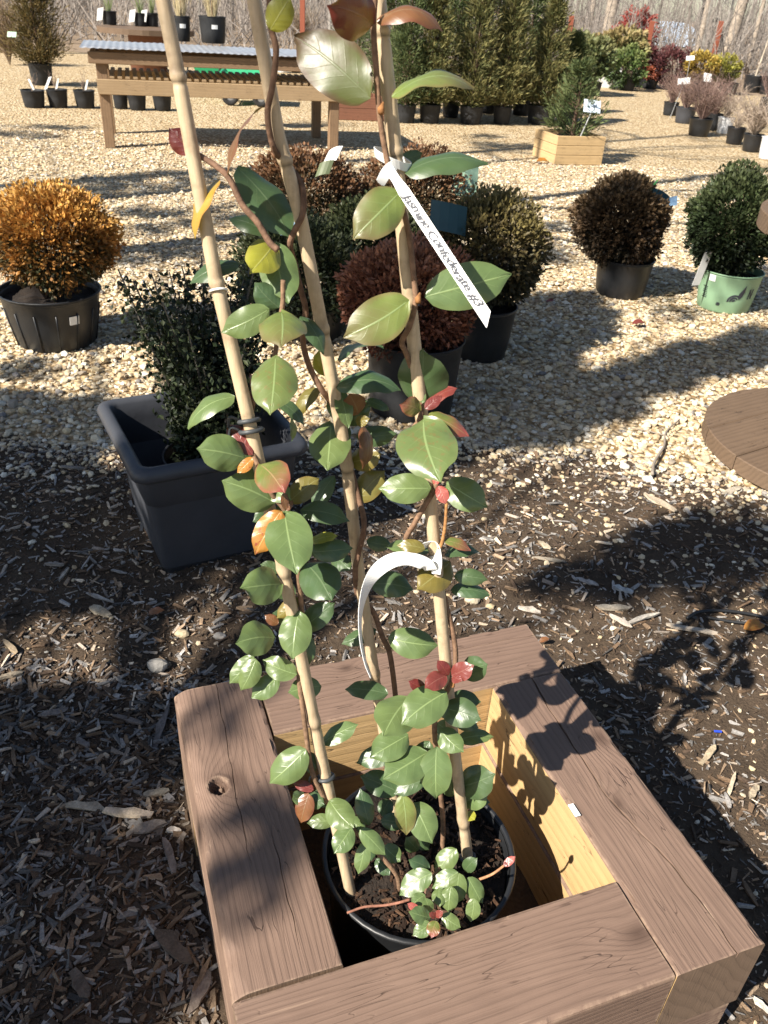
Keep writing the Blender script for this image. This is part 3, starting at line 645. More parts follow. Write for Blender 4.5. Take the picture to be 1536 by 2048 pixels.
drop = [(-0.2, -1), (0.5, -0.6), (0.9, 0.1), (0.85, 1.0), (0.2, 0.4), (-0.5, -0.1), (-0.75, -0.6)]
on_pot(g, 0.52, 0.60, 0.019, 0.038, 'emblem', M['ink'], poly=drop)
def crescent(r0, r1, a0, a1, n=9): return [(r1 * math.cos(R(a)), r1 * math.sin(R(a))) for a in np.linspace(a0, a1, n)] + [(r0 * math.cos(R(a)), r0 * math.sin(R(a))) for a in np.linspace(a1, a0, n)]
for r0, r1 in ((0.0, 0.32), (0.45, 0.68), (0.80, 1.06)): on_pot(g, 0.34, 0.36, 0.034, 0.034, 'emblem', M['ink'], poly=crescent(max(r0, 0.02), r1, 40, 185))
on_pot(g, 0.84, 0.55, 0.003, 0.026, 'lettering', M['ink']); on_pot(g, 0.98, 0.55, 0.003, 0.026, 'lettering', M['ink'])
on_pot(g, 0.91, 0.55, 0.012, 0.026, 'lettering', M['ink'], poly=[(-1, 1), (-0.6, 1), (1, -1), (0.6, -1)])
for k in range(7): on_pot(g, -0.78 + 0.01 * (k % 3), 0.34 + 0.045 * k, 0.016 - 0.002 * (k % 3), 0.0016, 'lettering', M['ink'])
for k in range(3): on_pot(g, -0.18, 0.22 + 0.03 * k, 0.010 - 0.002 * abs(k - 1), 0.0018, 'lettering', M['ink'])
card(g['root'], 'plant_tag', g['c'] + np.array([-0.20, -0.12, g['h'] + 0.02]), (0.022, 0.01, 0.0), (0.012, 0, 0.085), M['paper'])
g = potted_globe('potted_shrub', 'rusty brown globe shrub with cream tag, at the back of the centre cluster', (600, 560), 150, 500, (606, 405, 105, 96), BRONZE, 16000, 0.023, M['black_pot'], 0.85)
card(g['root'], 'plant_tag', g['C'] + np.array([0.16, -0.1, g['rz'] * 0.98]), (0.035, 0, 0.014), (0.014, 0.03, 0.03), M['paper'], bend=0.01)
card(g['root'], 'plant_tag', g['C'] + np.array([0.13, -0.2, g['rz'] * 0.8]), (0.035, 0, 0.01), (0.01, 0.02, 0.03), M['dull_tag'], bend=0.01)
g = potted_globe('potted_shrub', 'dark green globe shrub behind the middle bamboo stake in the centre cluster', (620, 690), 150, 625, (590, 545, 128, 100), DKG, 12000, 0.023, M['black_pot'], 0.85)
card(g['root'], 'plant_tag', g['C'] + np.array([0.01, -0.12, g['rz'] * 0.98]), (0.05, 0, 0.008), (0.0, 0.02, 0.02), M['blue_tag'])
g = potted_globe('potted_shrub', 'brown globe shrub with pale green tag, right rear of the centre cluster', (830, 560), 150, 500, (825, 405, 110, 96), BRONZE, 16000, 0.023, M['black_pot'], 0.85)
card(g['root'], 'plant_tag', g['C'] + np.array([0.27, -0.05, g['rz'] * 0.5]), (0.065, 0.0, 0.0), (0.0, 0.012, 0.075), M['mint_tag'], bend=0.012)
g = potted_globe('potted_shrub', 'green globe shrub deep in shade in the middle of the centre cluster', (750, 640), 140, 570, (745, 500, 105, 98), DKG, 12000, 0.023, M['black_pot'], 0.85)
g = potted_globe('potted_shrub', 'olive brown globe shrub with teal tag, right side of the centre cluster', (955, 728), 130, 628, (970, 505, 112, 104), OLIVE, 15000, 0.021, M['black_pot'], 0.82)
card(g['root'], 'plant_tag', g['C'] + np.array([-0.17, -0.14, g['rz'] * 0.72]), (0.07, 0.0, -0.01), (0.0, 0.02, 0.05), M['teal_tag'], bend=0.01)
g = potted_globe('potted_shrub', 'copper red globe shrub in dark grey pot, front of the centre cluster', (818, 850), 194, 706, (812, 598, 130, 104), COPPER, 15000, 0.021, M['dark_pot'], 0.88)

# ------------------------------------------------------------------ square planter with boxwood
def square_ring(c, half, z, ang, r=0.02, n=4):
    """corner-rounded square"""
    out = []
    for q in range(4):
        cc = np.array([(1, 1), (-1, 1), (-1, -1), (1, -1)][q]) * (half - r)
        for k in range(n):
            a = math.pi / 2 * (q + k / (n - 1)); p_ = cc + r * np.array([math.cos(a), math.sin(a)])
            out.append(c + np.array([p_[0] * math.cos(ang) - p_[1] * math.sin(ang), p_[0] * math.sin(ang) + p_[1] * math.cos(ang), z]))
    return out
def loft(rings, close=False):
    n = len(rings[0]); v = [p_ for r in rings for p_ in r]
    f = [[i * n + k, i * n + (k + 1) % n, (i + 1) * n + (k + 1) % n, (i + 1) * n + k] for i in range(len(rings) - 1) for k in range(n)]
    if close: f.append(list(range(n))[::-1])
    return v, f
pa = R(29.5)
PLC = (np.array([-0.791, 1.989, 0]) + np.array([-0.188, 1.819, 0])) / 2
sp = thing('square_planter', PLC, 'square charcoal plastic planter with thick rolled rim, holding a boxwood', 'planter')
m = MB(); m.add(*loft([square_ring(PLC, h_, z, pa, r_) for h_, z, r_ in ((0.150, 0.002, 0.02), (0.158, 0.006, 0.02), (0.176, 0.225, 0.022), (0.190, 0.24, 0.024), (0.196, 0.315, 0.026))], True)); w_ = m.build('wall', M['grey_pot'], sp, True)
m = MB(); m.add(*loft([square_ring(PLC, h_, z, pa, r_) for h_, z, r_ in ((0.196, 0.316, 0.026), (0.210, 0.314, 0.03), (0.219, 0.322, 0.034), (0.221, 0.334, 0.036), (0.216, 0.346, 0.034), (0.205, 0.352, 0.03), (0.193, 0.350, 0.026), (0.186, 0.340, 0.024), (0.184, 0.30, 0.022), (0.160, 0.03, 0.02))])); m.build('rim', M['grey_pot'], sp, True)
m = MB(); m.add([*square_ring(PLC, 0.16, 0.03, pa)], [list(range(16))]); m.build('floor', M['grey_pot'], sp)
PC = PLC + np.array([0.022, 0.015, 0.031])
bw = thing('potted_shrub', PC, 'dark green upright boxwood in a black pot standing inside the square planter', 'potted shrub', 'clipped globe shrubs in pots')
make_pot(bw, PC, 0.125, 0.105, 0.22, M['black_pot'])
m = MB(); tips = []
for k in range(74):
    base = PC + np.array([0.0, 0, 0.18]); px, py = rng.uniform(-1, 1, 2); hgt = rng.uniform(0.1, 0.54)
    e = base + np.array([px * (0.062 + hgt * 0.24) + 0.008, py * (0.062 + hgt * 0.24), hgt]); mid = (base + e) / 2 + rng.normal(0, 0.012, 3)
    pth = smoothpath([base + rng.normal(0, 0.006, 3), mid, e], 5); m.tube(pth, np.linspace(0.006, 0.0018, len(pth)), 5, (0.10, 0.09, 0.075)); tips.append(pth)
m.tube([PC + np.array([0, 0, 0.15]), PC + np.array([0.01, 0, 0.26])], [0.014, 0.01], 7, (0.16, 0.15, 0.13)); m.build('stem', M['twig'], bw)
m = MB(); PP = []
for pth in tips:
    k = 260; s_ = rng.uniform(0.3, 1.0, k); idx = (s_ * (len(pth) - 1)).astype(int); PP.append(pth[idx] + rng.normal(0, 0.022, (k, 3)))
PP = np.concatenate(PP); PP[:, 2] = np.maximum(PP[:, 2], 0.26); D = rand_dirs(len(PP)); D[:, 2] += 0.6; D /= np.linalg.norm(D, axis=1, keepdims=True)
cols = np.array(GREEN)[rng.integers(0, 4, len(PP))] * rng.uniform(0.45, 0.95, (len(PP), 1)); m.diamonds(PP, D, perp(D), rng.uniform(0.012, 0.021, len(PP)), 0.0055, cols); m.build('foliage', M['foliage'], bw)
m = MB(); m.tube([at(285, 560, 2.15), at(300, 590, 2.13), at(330, 630, 2.12)], 0.0018, 5); m.build('tag_wire', M['white'], bw)

# ================================================================== cable spools
def plank_disc(root, c, Rr, z0, z1, ang, mat, nb, name='plank', parent=None):
    """a round flange made of parallel planks, each a part"""
    wdt = 2 * Rr / nb; ca, sa = math.cos(ang), math.sin(ang)
    for k in range(nb):
        a = -Rr + k * wdt + 0.0015; b = a + wdt - 0.003; seg = 7; ys = np.linspace(a, b, seg)
        lim = np.sqrt(np.maximum(Rr * Rr - ys ** 2, 0.0004)); ol = [(l, y) for l, y in zip(lim, ys)] + [(-l, y) for l, y in zip(lim[::-1], ys[::-1])]
        dz = rng.normal(0, 0.0012); n = len(ol); v = []
        for z, inn in ((z0, 0.002), (z0 + 0.002, 0), (z1 - 0.003, 0), (z1, 0.003)):
            for x, y in ol:
                s_ = 1 - inn / Rr; v.append([x * s_, (y - (a + b) / 2) * (1 - inn * 2 / wdt), z - (z0 + z1) / 2])
        f = [list(range(n))[::-1], list(range(3 * n, 4 * n))] + [[r * n + i, r * n + (i + 1) % n, r * n + n + (i + 1) % n, r * n + n + i] for r in range(3) for i in range(n)]
        me = bpy.data.meshes.new(name); me.from_pydata([list(map(float, q)) for q in v], [], f); me.materials.append(mat); me.update()
        o = bpy.data.objects.new(name, me); COL.objects.link(o); o.parent = parent or root
        yc = (a + b) / 2; off = np.array([-sa * yc, ca * yc, (z0 + z1) / 2 + dz])
        o.location = tuple(off + (np.asarray(c) - ORG[root.name])); o.rotation_euler = (0, 0, ang)
SC = np.array([1.60, 2.64, 0.0])
sr = thing('cable_spool', SC, 'weathered round wooden cable spool table at the right edge of the mulch', 'cable spool')
plank_disc(sr, SC, 0.47, 0.012, 0.068, R(33), M['spool_wood'], 5)
m = MB(); m.lathe(SC, [(0.19, 0.066), (0.19, 0.742)], 24); m.build('drum', M['spool_wood'], sr, True)
plank_disc(sr, SC + np.array([0.0, 0.03, 0]), 0.47, 0.74, 0.795, R(20), M['spool_wood'], 6)
# second spool, far behind the bench
F2 = gp(300, 152); F2 = F2 + unit([F2[0], F2[1], 0]) * 0.25
d2 = dep(F2); hs = height_to(F2, 56)
s2 = thing('cable_spool', F2, 'dark brown wooden cable spool carrying pots behind the slatted bench', 'cable spool')
m = MB(); m.lathe(F2, [(0.02, 0.004), (0.30, 0.004), (0.30, hs - 0.08)], 20); m.build('drum', M['brown_wood'], s2, True)
plank_disc(s2, F2, 92 * d2 / F, hs - 0.08, hs, R(15), M['spool_wood'], 6)

# ================================================================== the potting bench
BE0, BE1 = np.array([-2.73, 8.12, 0]), np.array([-0.73, 8.73, 0])
be = unit(BE1 - BE0); bn = np.array([-be[1], be[0], 0]); BA = np.array([be, bn, [0, 0, 1]])
bh = height_to(BE0, 100); bl = np.linalg.norm(BE1 - BE0)
bench = thing('potting_bench', BE0, 'wooden potting bench with corrugated metal top and slatted lower shelf', 'bench')
def bpart(name, x, y, z, hx, hy, hz, mat): 
    m = MB(); m.box(np.zeros(3), (hx, hy, hz), None, bevel=0.004); o = m.build(name, mat, None, False, np.zeros(3)); o.parent = bench
    o.location = tuple(be * x + bn * y + np.array([0, 0, z])); o.rotation_euler = (0, 0, math.atan2(be[1], be[0])); return o
for x in (0, bl):
    for y in (0, 0.86):
        m = MB(); m.box(np.zeros(3), ((bh - 0.01) / 2, 0.045, 0.045), None, bevel=0.004); o = m.build('leg', M['bench_wood'], None, False, np.zeros(3)); o.parent = bench
        o.location = tuple(be * x + bn * y + np.array([0, 0, bh / 2])); o.rotation_euler = (0, -math.pi / 2, math.atan2(be[1], be[0]))
bpart('apron_board', bl / 2, -0.07, bh - 0.055, bl / 2 + 0.10, 0.018, 0.045, M['bench_wood']); bpart('apron_board', bl / 2, 0.93, bh - 0.055, bl / 2 + 0.10, 0.018, 0.045, M['bench_wood'])
bpart('apron_board', -0.07, 0.43, bh - 0.055, 0.018, 0.475, 0.045, M['bench_wood']); bpart('apron_board', bl + 0.07, 0.43, bh - 0.055, 0.018, 0.475, 0.045, M['bench_wood'])
zr = height_to(BE0, 172)
bpart('rail', bl / 2, -0.066, zr, bl / 2 + 0.05, 0.018, 0.06, M['rail_wood']); bpart('rail', bl / 2, 0.925, zr, bl / 2 + 0.05, 0.018, 0.06, M['rail_wood'])
ns = 30
sm = MB(); sm.box(np.zeros(3), (0.47, 0.019, 0.012), None, bevel=0.003); sm = sm.build('slat', M['rail_wood'], None, False, np.zeros(3))
for k in range(ns):
    o = sm if k == 0 else sm.copy()
    if k: COL.objects.link(o)
    o.parent = bench; o.location = tuple(be * (0.08 + (bl - 0.16) * k / (ns - 1)) + bn * 0.43 + np.array([0, 0, zr + 0.074])); o.rotation_euler = (0, 0, math.atan2(be[1], be[0]) + math.pi / 2)
x0, x1 = -0.16, bl + 0.16
for k in range(4):                                           # four corrugated sheets, each slightly lapped
    a, b = x0 + (x1 - x0) * k / 4, x0 + (x1 - x0) * (k + 1) / 4 + 0.01; n = 48; xs = np.linspace(a, b, n); zz = 0.0028 * np.sin(xs * 2 * math.pi / 0.06)
    v = []
    for dz in (0.022, 0.020):
        for y in (-0.13, 0.30, 0.70, 0.99): v += [(BE0 + be * x + bn * y + np.array([0, 0, bh + dz + z + 0.0015 * (k % 2)])) for x, z in zip(xs, zz)]
    f = [[r * n + i, r * n + i + 1, (r + 1) * n + i + 1, (r + 1) * n + i] for r in (0, 1, 2) for i in range(n - 1)] + [[r * n + i, (r + 1) * n + i, (r + 1) * n + i + 1, r * n + i + 1] for r in (4, 5, 6) for i in range(n - 1)] + [[i, 4 * n + i, 4 * n + i + 1, i + 1] for i in range(n - 1)]
    m = MB(); m.add(v, f); m.build('metal_sheet', M['metal'], bench, True)
BTOP = bh + 0.03
def on_bench(px, py):
    return gp(px, py, BTOP)

# ================================================================== small pots
def bare_twigs(m, base, h, spread, n, col, r=0.003, wisp=3):
    for k in range(n):
        a = rng.uniform(0, 6.28); q = rng.uniform(0.2, 1) * spread; hh = h * rng.uniform(0.55, 1.05)
        e = base + np.array([q * math.cos(a), q * math.sin(a), hh]); mid = base + np.array([q * 0.35 * math.cos(a), q * 0.35 * math.sin(a), hh * 0.5]) + rng.normal(0, spread * 0.06, 3)
        pth = smoothpath([base, mid, e], 3); c = np.array(col) * rng.uniform(0.7, 1.3); m.tube(pth, np.linspace(r, r * 0.35, len(pth)), 3, c, caps=False)
        for j in range(wisp):
            i = rng.integers(2, len(pth)); d = rand_dirs(1)[0]; d[2] = abs(d[2]) + 0.2
            m.tube([pth[i], pth[i] + d * h * 0.13, pth[i] + d * h * 0.22 + rng.normal(0, h * 0.02, 3)], [r * 0.5, r * 0.4, r * 0.25], 3, c, caps=False)
def pot_at(name, label, foot, wtop, ytop, mat, z=0.0, taper=0.82, group=None, cat='potted plant'):
    Pf = gp(foot[0], foot[1], z); dd = dep(Pf); rt = wtop / 2 * dd / F; rb = rt * taper; out = unit([Pf[0], Pf[1], 0]); c = Pf + out * rb
    h = height_to(Pf - out * (rt - rb), ytop); root = thing(name, c, label, cat, group); p = make_pot(root, c, rt, rb, h, mat, 18)
    return dict(root=root, pot=p, c=c, rt=rt, rb=rb, h=h)
TW1 = (0.20, 0.15, 0.12)
for i, (fx, fy, w, yt, lab) in enumerate([(70, 217, 46, 182, 'small black pot of bare twigs, nearest the left edge beside the bench'), (118, 217, 41, 180, 'small black pot of bare twigs with a large white tag left of the bench'), (172, 218, 41, 182, 'small black pot of bare twigs just left of the bench leg'),
                                         (243, 219, 30, 186, 'small black pot behind the left bench legs'), (276, 222, 37, 190, 'small black pot under the bench, left of the nearest bamboo'), (326, 223, 38, 190, 'small black pot under the bench against the nearest bamboo')]):
    g = pot_at('potted_plant', lab, (fx, fy), w, yt, M['dark_pot'], group='small black pots by the bench')
    m = MB(); bare_twigs(m, g['c'] + np.array([0, 0, g['h'] * 0.8]), 0.22, 0.09, 9, TW1, 0.004); m.build('twigs', M['twig'], g['root'])
    if i < 3: card(g['root'], 'plant_tag', g['c'] + np.array([0.02 + 0.02 * i, -0.05, g['h'] + 0.06]), (0.012, 0, 0.002), (0.02 if i else -0.02, 0, 0.055), M['paper'])
    if i == 1: card(g['root'], 'plant_tag', g['c'] + np.array([-0.06, -0.08, g['h'] + 0.06]), (0.018, 0, 0.004), (0.04, 0, 0.07), M['white'])
# pots on the far spool and on the bench
STRAW = (0.46, 0.38, 0.22)
for (fx, fy, w, yt, z, lab, grass) in [(220, 50, 30, 22, hs, 'black pot with white label at the left end of the far spool', 0), (283, 53, 30, 26, hs, 'black pot with picture label in the middle of the far spool', 0), (306, 54, 24, 26, hs, 'black pot with tilted white tag on the far spool', 0),
                                       (365, 84, 36, 32, BTOP, 'black pot of straw grass on the bench behind the left bamboo', 1), (427, 88, 54, 33, BTOP, 'large black pot of straw grass with cream label on the bench', 1)]:
    g = pot_at('potted_plant', lab, (fx, fy), w, yt, M['dark_pot'], z=z, taper=0.86, group='pots set out on the bench and far spool')
    b = g['c'] + np.array([0, 0, g['h'] * 0.8]); m = MB()
    if grass:
        for k in range(70):
            a = rng.uniform(0, 6.28); q = rng.uniform(0.1, 0.42); hh = rng.uniform(0.3, 0.55); d = np.array([math.cos(a), math.sin(a), 0])
            m.tube(smoothpath([b + d * 0.03, b + d * q * 0.3 + np.array([0, 0, hh * 0.7]), b + d * q * 0.75 + np.array([0, 0, hh]), b + d * q + np.array([0, 0, hh * rng.uniform(0.3, 0.9)])], 3), np.linspace(0.0022, 0.0008, 10), 3, np.array(STRAW) * rng.uniform(0.7, 1.2), caps=False)
        m.build('grass_blades', M['twig'], g['root']); on_pot(g, 0.15, 0.62, 0.03, 0.018, 'price_label', M['paper'])
        m = MB(); m.tube([b, b + np.array([0.02, 0, 0.7])], 0.008, 6); m.build('stake', M['rust'], g['root'])
    else:
        for k in range(40):
            a = rng.uniform(0, 6.28); d = np.array([math.cos(a), math.sin(a), 0]); q = rng.uniform(0.02, 0.2); hh = rng.uniform(0.2, 0.45)
            m.tube(smoothpath([b + d * 0.02, b + d * q * 0.5 + np.array([0, 0, hh * 0.6]), b + d * q + np.array([0, 0, hh])], 3), np.linspace(0.003, 0.001, 7), 3, np.array([0.16, 0.2, 0.08]) * rng.uniform(0.6, 1.4), caps=False)
        m.build('grass_blades', M['twig'], g['root']); card(g['root'], 'plant_tag', g['c'] + np.array([-0.10, -0.15, g['h'] * 0.75]), (0.05, 0, 0.01), (0.02, 0, 0.09), M['paper'])

# ------------------------------------------------------------------ garden carts
def cart(label, foot, rim_l, rim_r, ang):
    """foot: pixel under the front wheels; rim_l, rim_r: pixels of the ends of the tub's near rim"""
    P0 = gp(*foot); dd = dep(P0); c = P0 + np.array([0, 0.35, 0]); L = (rim_r[0] - rim_l[0]) * dd / F / 2; zt = height_to(P0, rim_l[1]); Wd = 0.30
    root = thing('garden_cart', c, label, 'cart', 'green garden carts'); A = np.array([[math.cos(ang), math.sin(ang), 0], [-math.sin(ang), math.cos(ang), 0], [0, 0, 1]])
    def ring(hx, hy, z): return [c + np.array([x * hx, y * hy, z]) @ A for x, y in ((1, -1), (1, 1), (-1, 1), (-1, -1))]
    m = MB(); m.add(*loft([ring(L * 0.72, Wd * 0.72, zt - 0.23), ring(L * 0.96, Wd * 0.95, zt - 0.015), ring(L * 1.0, Wd * 1.02, zt - 0.012), ring(L * 1.0, Wd * 1.02, zt), ring(L * 0.93, Wd * 0.93, zt), ring(L * 0.70, Wd * 0.70, zt - 0.17)])); m.add(ring(L * 0.7, Wd * 0.7, zt - 0.17), [[0, 1, 2, 3]]); m.add(ring(L * 0.72, Wd * 0.72, zt - 0.23), [[3, 2, 1, 0]]); m.build('tub', M['green_tub'], root)
    m = MB()
    for sy in (-1, 1): m.tube([c + np.array([-L * 0.8, sy * 0.2, zt - 0.21]) @ A, c + np.array([L * 0.8, sy * 0.2, zt - 0.21]) @ A], 0.014, 6)
    for sx in (-0.62, 0.62): m.tube([c + np.array([sx * L, -0.24, 0.11]) @ A, c + np.array([sx * L, 0.24, 0.11]) @ A], 0.012, 6); m.tube([c + np.array([sx * L, 0, 0.11]) @ A, c + np.array([sx * L, 0, zt - 0.2]) @ A], 0.012, 6)
    m.build('frame', M['steel'], root)
    for sx in (-0.62, 0.62):
        for sy in (-1, 1):
            pr = [(0.05, -0.03), (0.10, -0.032), (0.11, -0.02), (0.11, 0.02), (0.10, 0.032), (0.05, 0.03)]; m = MB(); n = 18; cc = c + np.array([sx * L, sy * 0.26, 0.112]) @ A
            vs = [cc + (np.array([r * math.cos(a), z, r * math.sin(a)]) @ A) for r, z in pr for a in np.linspace(0, 2 * math.pi, n, endpoint=False)]
            m.add(vs, [[i * n + k, i * n + (k + 1) % n, ((i + 1) % 6) * n + (k + 1) % n, ((i + 1) % 6) * n + k] for i in range(6) for k in range(n)]); w_ = m.build('wheel', M['tyre'], root, True)
            m = MB(); m.tube([cc + np.array([0, -0.02, 0]) @ A, cc + np.array([0, 0.02, 0]) @ A], 0.052, 12); m.build('hub', M['steel'], w_)
    m = MB(); m.tube(smoothpath([c + np.array([-L * 0.8, 0, 0.15]) @ A, c + np.array([-L * 1.15, 0, 0.3]) @ A, c + np.array([-L * 0.85, 0, zt + 0.16]) @ A], 4), 0.012, 6); m.tube([c + np.array([-L * 0.85, -0.09, zt + 0.16]) @ A, c + np.array([-L * 0.85, 0.09, zt + 0.16]) @ A], 0.014, 6); m.build('handle', M['tyre'], root)
cart('green tub garden cart parked behind the bench, nearer of the two', (485, 214), (432, 146), (530, 152), R(6))
cart('green tub garden cart parked behind the bench, farther of the two', (450, 196), (374, 127), (518, 133), R(4))
# bucket and dark tubs beyond the carts
g = pot_at('bucket', 'white bucket on the gravel beyond the green carts', (566, 146), 26, 122, M['white_pot'], cat='bucket')
g = pot_at('potted_plant', 'grey pot beyond the bench, beside the white bucket', (592, 146), 22, 126, M['dark_pot'], group='far pots behind the bench')
# ------------------------------------------------------------------ wooden planter boxes
def board_box(label, front_l, front_r, ytop, nb, mat, depth_m, soil=True, yaw_extra=0.0):
    A, B = gp(*front_l), gp(*front_r); e = unit(B - A); n = np.array([-e[1], e[0], 0]); L = np.linalg.norm(B - A); h = height_to(A, ytop); ang = math.atan2(e[1], e[0])
    root = thing('wooden_planter', A, label, 'planter'); bh_ = h / nb
    for k in range(nb):
        for (x, y, hx, rot) in ((L / 2, 0.012, L / 2, 0), (L / 2, depth_m - 0.012, L / 2, 0), (0.012, depth_m / 2, depth_m / 2 - 0.025, math.pi / 2), (L - 0.012, depth_m / 2, depth_m / 2 - 0.025, math.pi / 2)):
            m = MB(); m.box(np.zeros(3), (hx, 0.012, bh_ / 2 - 0.002), None, bevel=0.003); o = m.build('board', mat, None, False, np.zeros(3)); o.parent = root
            o.location = tuple(e * x + n * y + np.array([0, 0, bh_ * (k + 0.5) + 0.002])); o.rotation_euler = (0, 0, ang + rot)
    for x in (0.03, L - 0.03):
        for y in (0.04, depth_m - 0.04):
            m = MB(); m.box(A + e * x + n * y + np.array([0, 0, h / 2]), (0.016, 0.016, h / 2 - 0.006), np.array([e, n, [0, 0, 1]])); m.build('corner_post', mat, root)
    m = MB(); m.box(A + e * L / 2 + n * depth_m / 2 + np.array([0, 0, h * 0.8]), (L / 2 - 0.03, depth_m / 2 - 0.03, 0.01), np.array([e, n, [0, 0, 1]])); m.build('soil', M['soil'], root)
    return root, A + e * L / 2 + n * depth_m / 2, h
wr, WC, wh = board_box('pale new pine board planter box with a young conifer and a sign', (1108, 330), (1202, 331), 272, 3, M['pale_wood'], 0.52)
br, _, _ = board_box('brown stained board planter box behind the right bench leg', (672, 240), (768, 243), 192, 2, M['brown_wood'], 0.5)
# sign on a stake in the pale planter
def sign(label, foot_w, top_px, wpx, hpx, tilt, mat, name='plant_sign', lean=0.0):
    P = np.asarray(foot_w, float); d = dep(P); tz = height_to(P, top_px[1]); T = P + np.array([0, 0, tz]); T = T + CR * (top_px[0] - proj(T)[0]) * dep(T) / F
    root = thing(name, P, label, 'sign', 'plant signs on stakes'); m = MB(); m.tube([P, T], 0.006, 6); m.build('stake', M['steel'], root)
    s_ = dep(T) / F; U_ = unit(np.array([1, 0.05, 0])) * wpx / 2 * s_; V_ = unit(np.array([0, 0.5, 0.85])) * hpx / 2 * s_ * 1.05
    card(root, 'panel', T + V_ * 0.9 - np.array([0, 0.008, 0]), U_ + np.array([0, 0, tilt * wpx / 2 * s_]), V_, mat, 0.004); return root
sign('pale blue grey plant sign on a stake in the pine planter box', WC + np.array([0.05, -0.215, wh * 0.8]), (1183, 224), 34, 24, -0.05, M['sign'])

# ================================================================== conifers
CON1 = [(0.072, 0.081, 0.029), (0.123, 0.131, 0.049), (0.203, 0.186, 0.072), (0.319, 0.246, 0.109)]
CON2 = [(0.046, 0.068, 0.026), (0.078, 0.107, 0.039), (0.12, 0.146, 0.055), (0.182, 0.182, 0.075)]
CON3 = [(0.06, 0.055, 0.02), (0.11, 0.09, 0.035), (0.17, 0.125, 0.05), (0.24, 0.155, 0.06)]
def conifer(root, base, h, rad, n, pal, size=0.075, tip=0.15, low=0.03):
    m = MB(); m.tube([base, base + np.array([0.01, 0, h * 0.5]), base + np.array([0, 0.01, h * 0.96])], [0.022, 0.014, 0.004], 6, (0.11, 0.07, 0.05)); tr = m.build('trunk', M['bark'], root)
    k = int(n * 0.055); hz = low + (1 - low) * rng.random(k) ** 1.25; az = rng.uniform(0, 6.283, k)
    env = rad * (np.clip(1.06 - hz, 0, 1) ** 0.85) * (1 - 0.55 * np.clip(0.14 - hz, 0, 1) / 0.14) * rng.uniform(0.35, 1.35, k)
    d = np.stack([np.cos(az), np.sin(az), rng.uniform(0.35, 0.95, k)], -1); d /= np.linalg.norm(d, axis=1, keepdims=True)
    S0 = base + np.stack([0 * hz, 0 * hz, np.maximum(hz * h - env * 0.5, 0.02)], -1); Ln = env / np.maximum(np.hypot(d[:, 0], d[:, 1]), 0.2)
    m = MB()
    for i in range(0, k, 3): m.tube([S0[i], S0[i] + d[i] * Ln[i] * 0.9], [0.005, 0.0018], 3, (0.12, 0.075, 0.05), caps=False)
    per = int(n / k); t = rng.uniform(0.25, 1.0, (k, per)) ** 0.8
    P = (S0[:, None] + d[:, None] * (Ln[:, None] * t)[..., None] + rng.normal(0, 0.02 * rad / 0.3, (k, per, 3))).reshape(-1, 3)
    D = (np.repeat(d[:, None], per, 1).reshape(-1, 3) + 0.65 * rand_dirs(k * per)); D[:, 2] += 0.15; D /= np.linalg.norm(D, axis=1, keepdims=True)
    pal_ = np.array(pal); q = np.clip(t.reshape(-1) * 0.9 + rng.normal(0, 0.2, k * per) + np.repeat(rng.normal(0, 0.15, k), per), 0, 0.999) * (len(pal) - 1)
    c = pal_[q.astype(int)] * rng.uniform(0.7, 1.3, (k * per, 1))
    m.diamonds(P, D, perp(D), size * rng.uniform(0.6, 1.3, k * per), size * 0.085, c, 0.15); return m.build('crown', M['needle'], root)
def potted_conifer(label, foot, wtop, ytop, crown_w, h, pal, n, group='potted conifers in the row', mat='dark_pot', size=0.075):
    g = pot_at('potted_conifer', label, foot, wtop, ytop, M[mat], group=group, cat='potted conifer')
    conifer(g['root'], g['c'] + np.array([0, 0, g['h'] * 0.8]), h, crown_w * 0.50 * dep(g['c']) / F, n, pal, size); return g
rowc = [(810, 247, 42, 210, 120, 1.55, CON2, 'leftmost potted conifer of the row, behind the right bamboo'), (858, 248, 44, 210, 105, 1.5, CON1, 'second potted conifer from the left in the row'),
        (900, 236, 36, 206, 110, 1.7, CON2, 'potted conifer set back between the second and third front pots of the row'), (940, 250, 48, 214, 115, 1.5, CON1, 'third potted conifer from the left, beside the small blue sign'),
        (1002, 250, 38, 214, 100, 1.55, CON1, 'fourth front potted conifer of the row, tawny tipped'), (1040, 232, 36, 202, 110, 1.75, CON2, 'tall green potted conifer set back behind the wide pot of the row'),
        (1080, 251, 62, 213, 125, 1.25, CON1, 'bronze tipped conifer in the widest black pot of the row'), (1128, 247, 36, 212, 95, 0.85, CON2, 'low loose conifer at the right end of the row')]
for fx, fy, w, yt, cw, h, pal, lab in rowc: potted_conifer(lab, (fx, fy), w, yt, cw, h, pal, 9000)
for fx, fy, w, yt, cw, h, pal, lab in [(775, 226, 34, 200, 120, 1.7, CON2, 'potted conifer at the back of the row, left end'), (975, 228, 34, 203, 120, 1.9, CON2, 'tallest green potted conifer at the back of the row'), (715, 178, 34, 150, 120, 2.0, CON2, 'far conifer behind the brown planter box')]: potted_conifer(lab, (fx, fy), w, yt, cw, h, pal, 8000)
g = potted_conifer('orange tinged cone conifer in a black pot at the top left corner', (86, 172), 46, 128, 118, 1.5, CON3, 10000, None)
card(g['root'], 'plant_tag', g['c'] + np.array([-0.2, -0.3, 0.62]), (0.06, 0, 0), (0, 0.02, 0.03), M['mint_tag'])
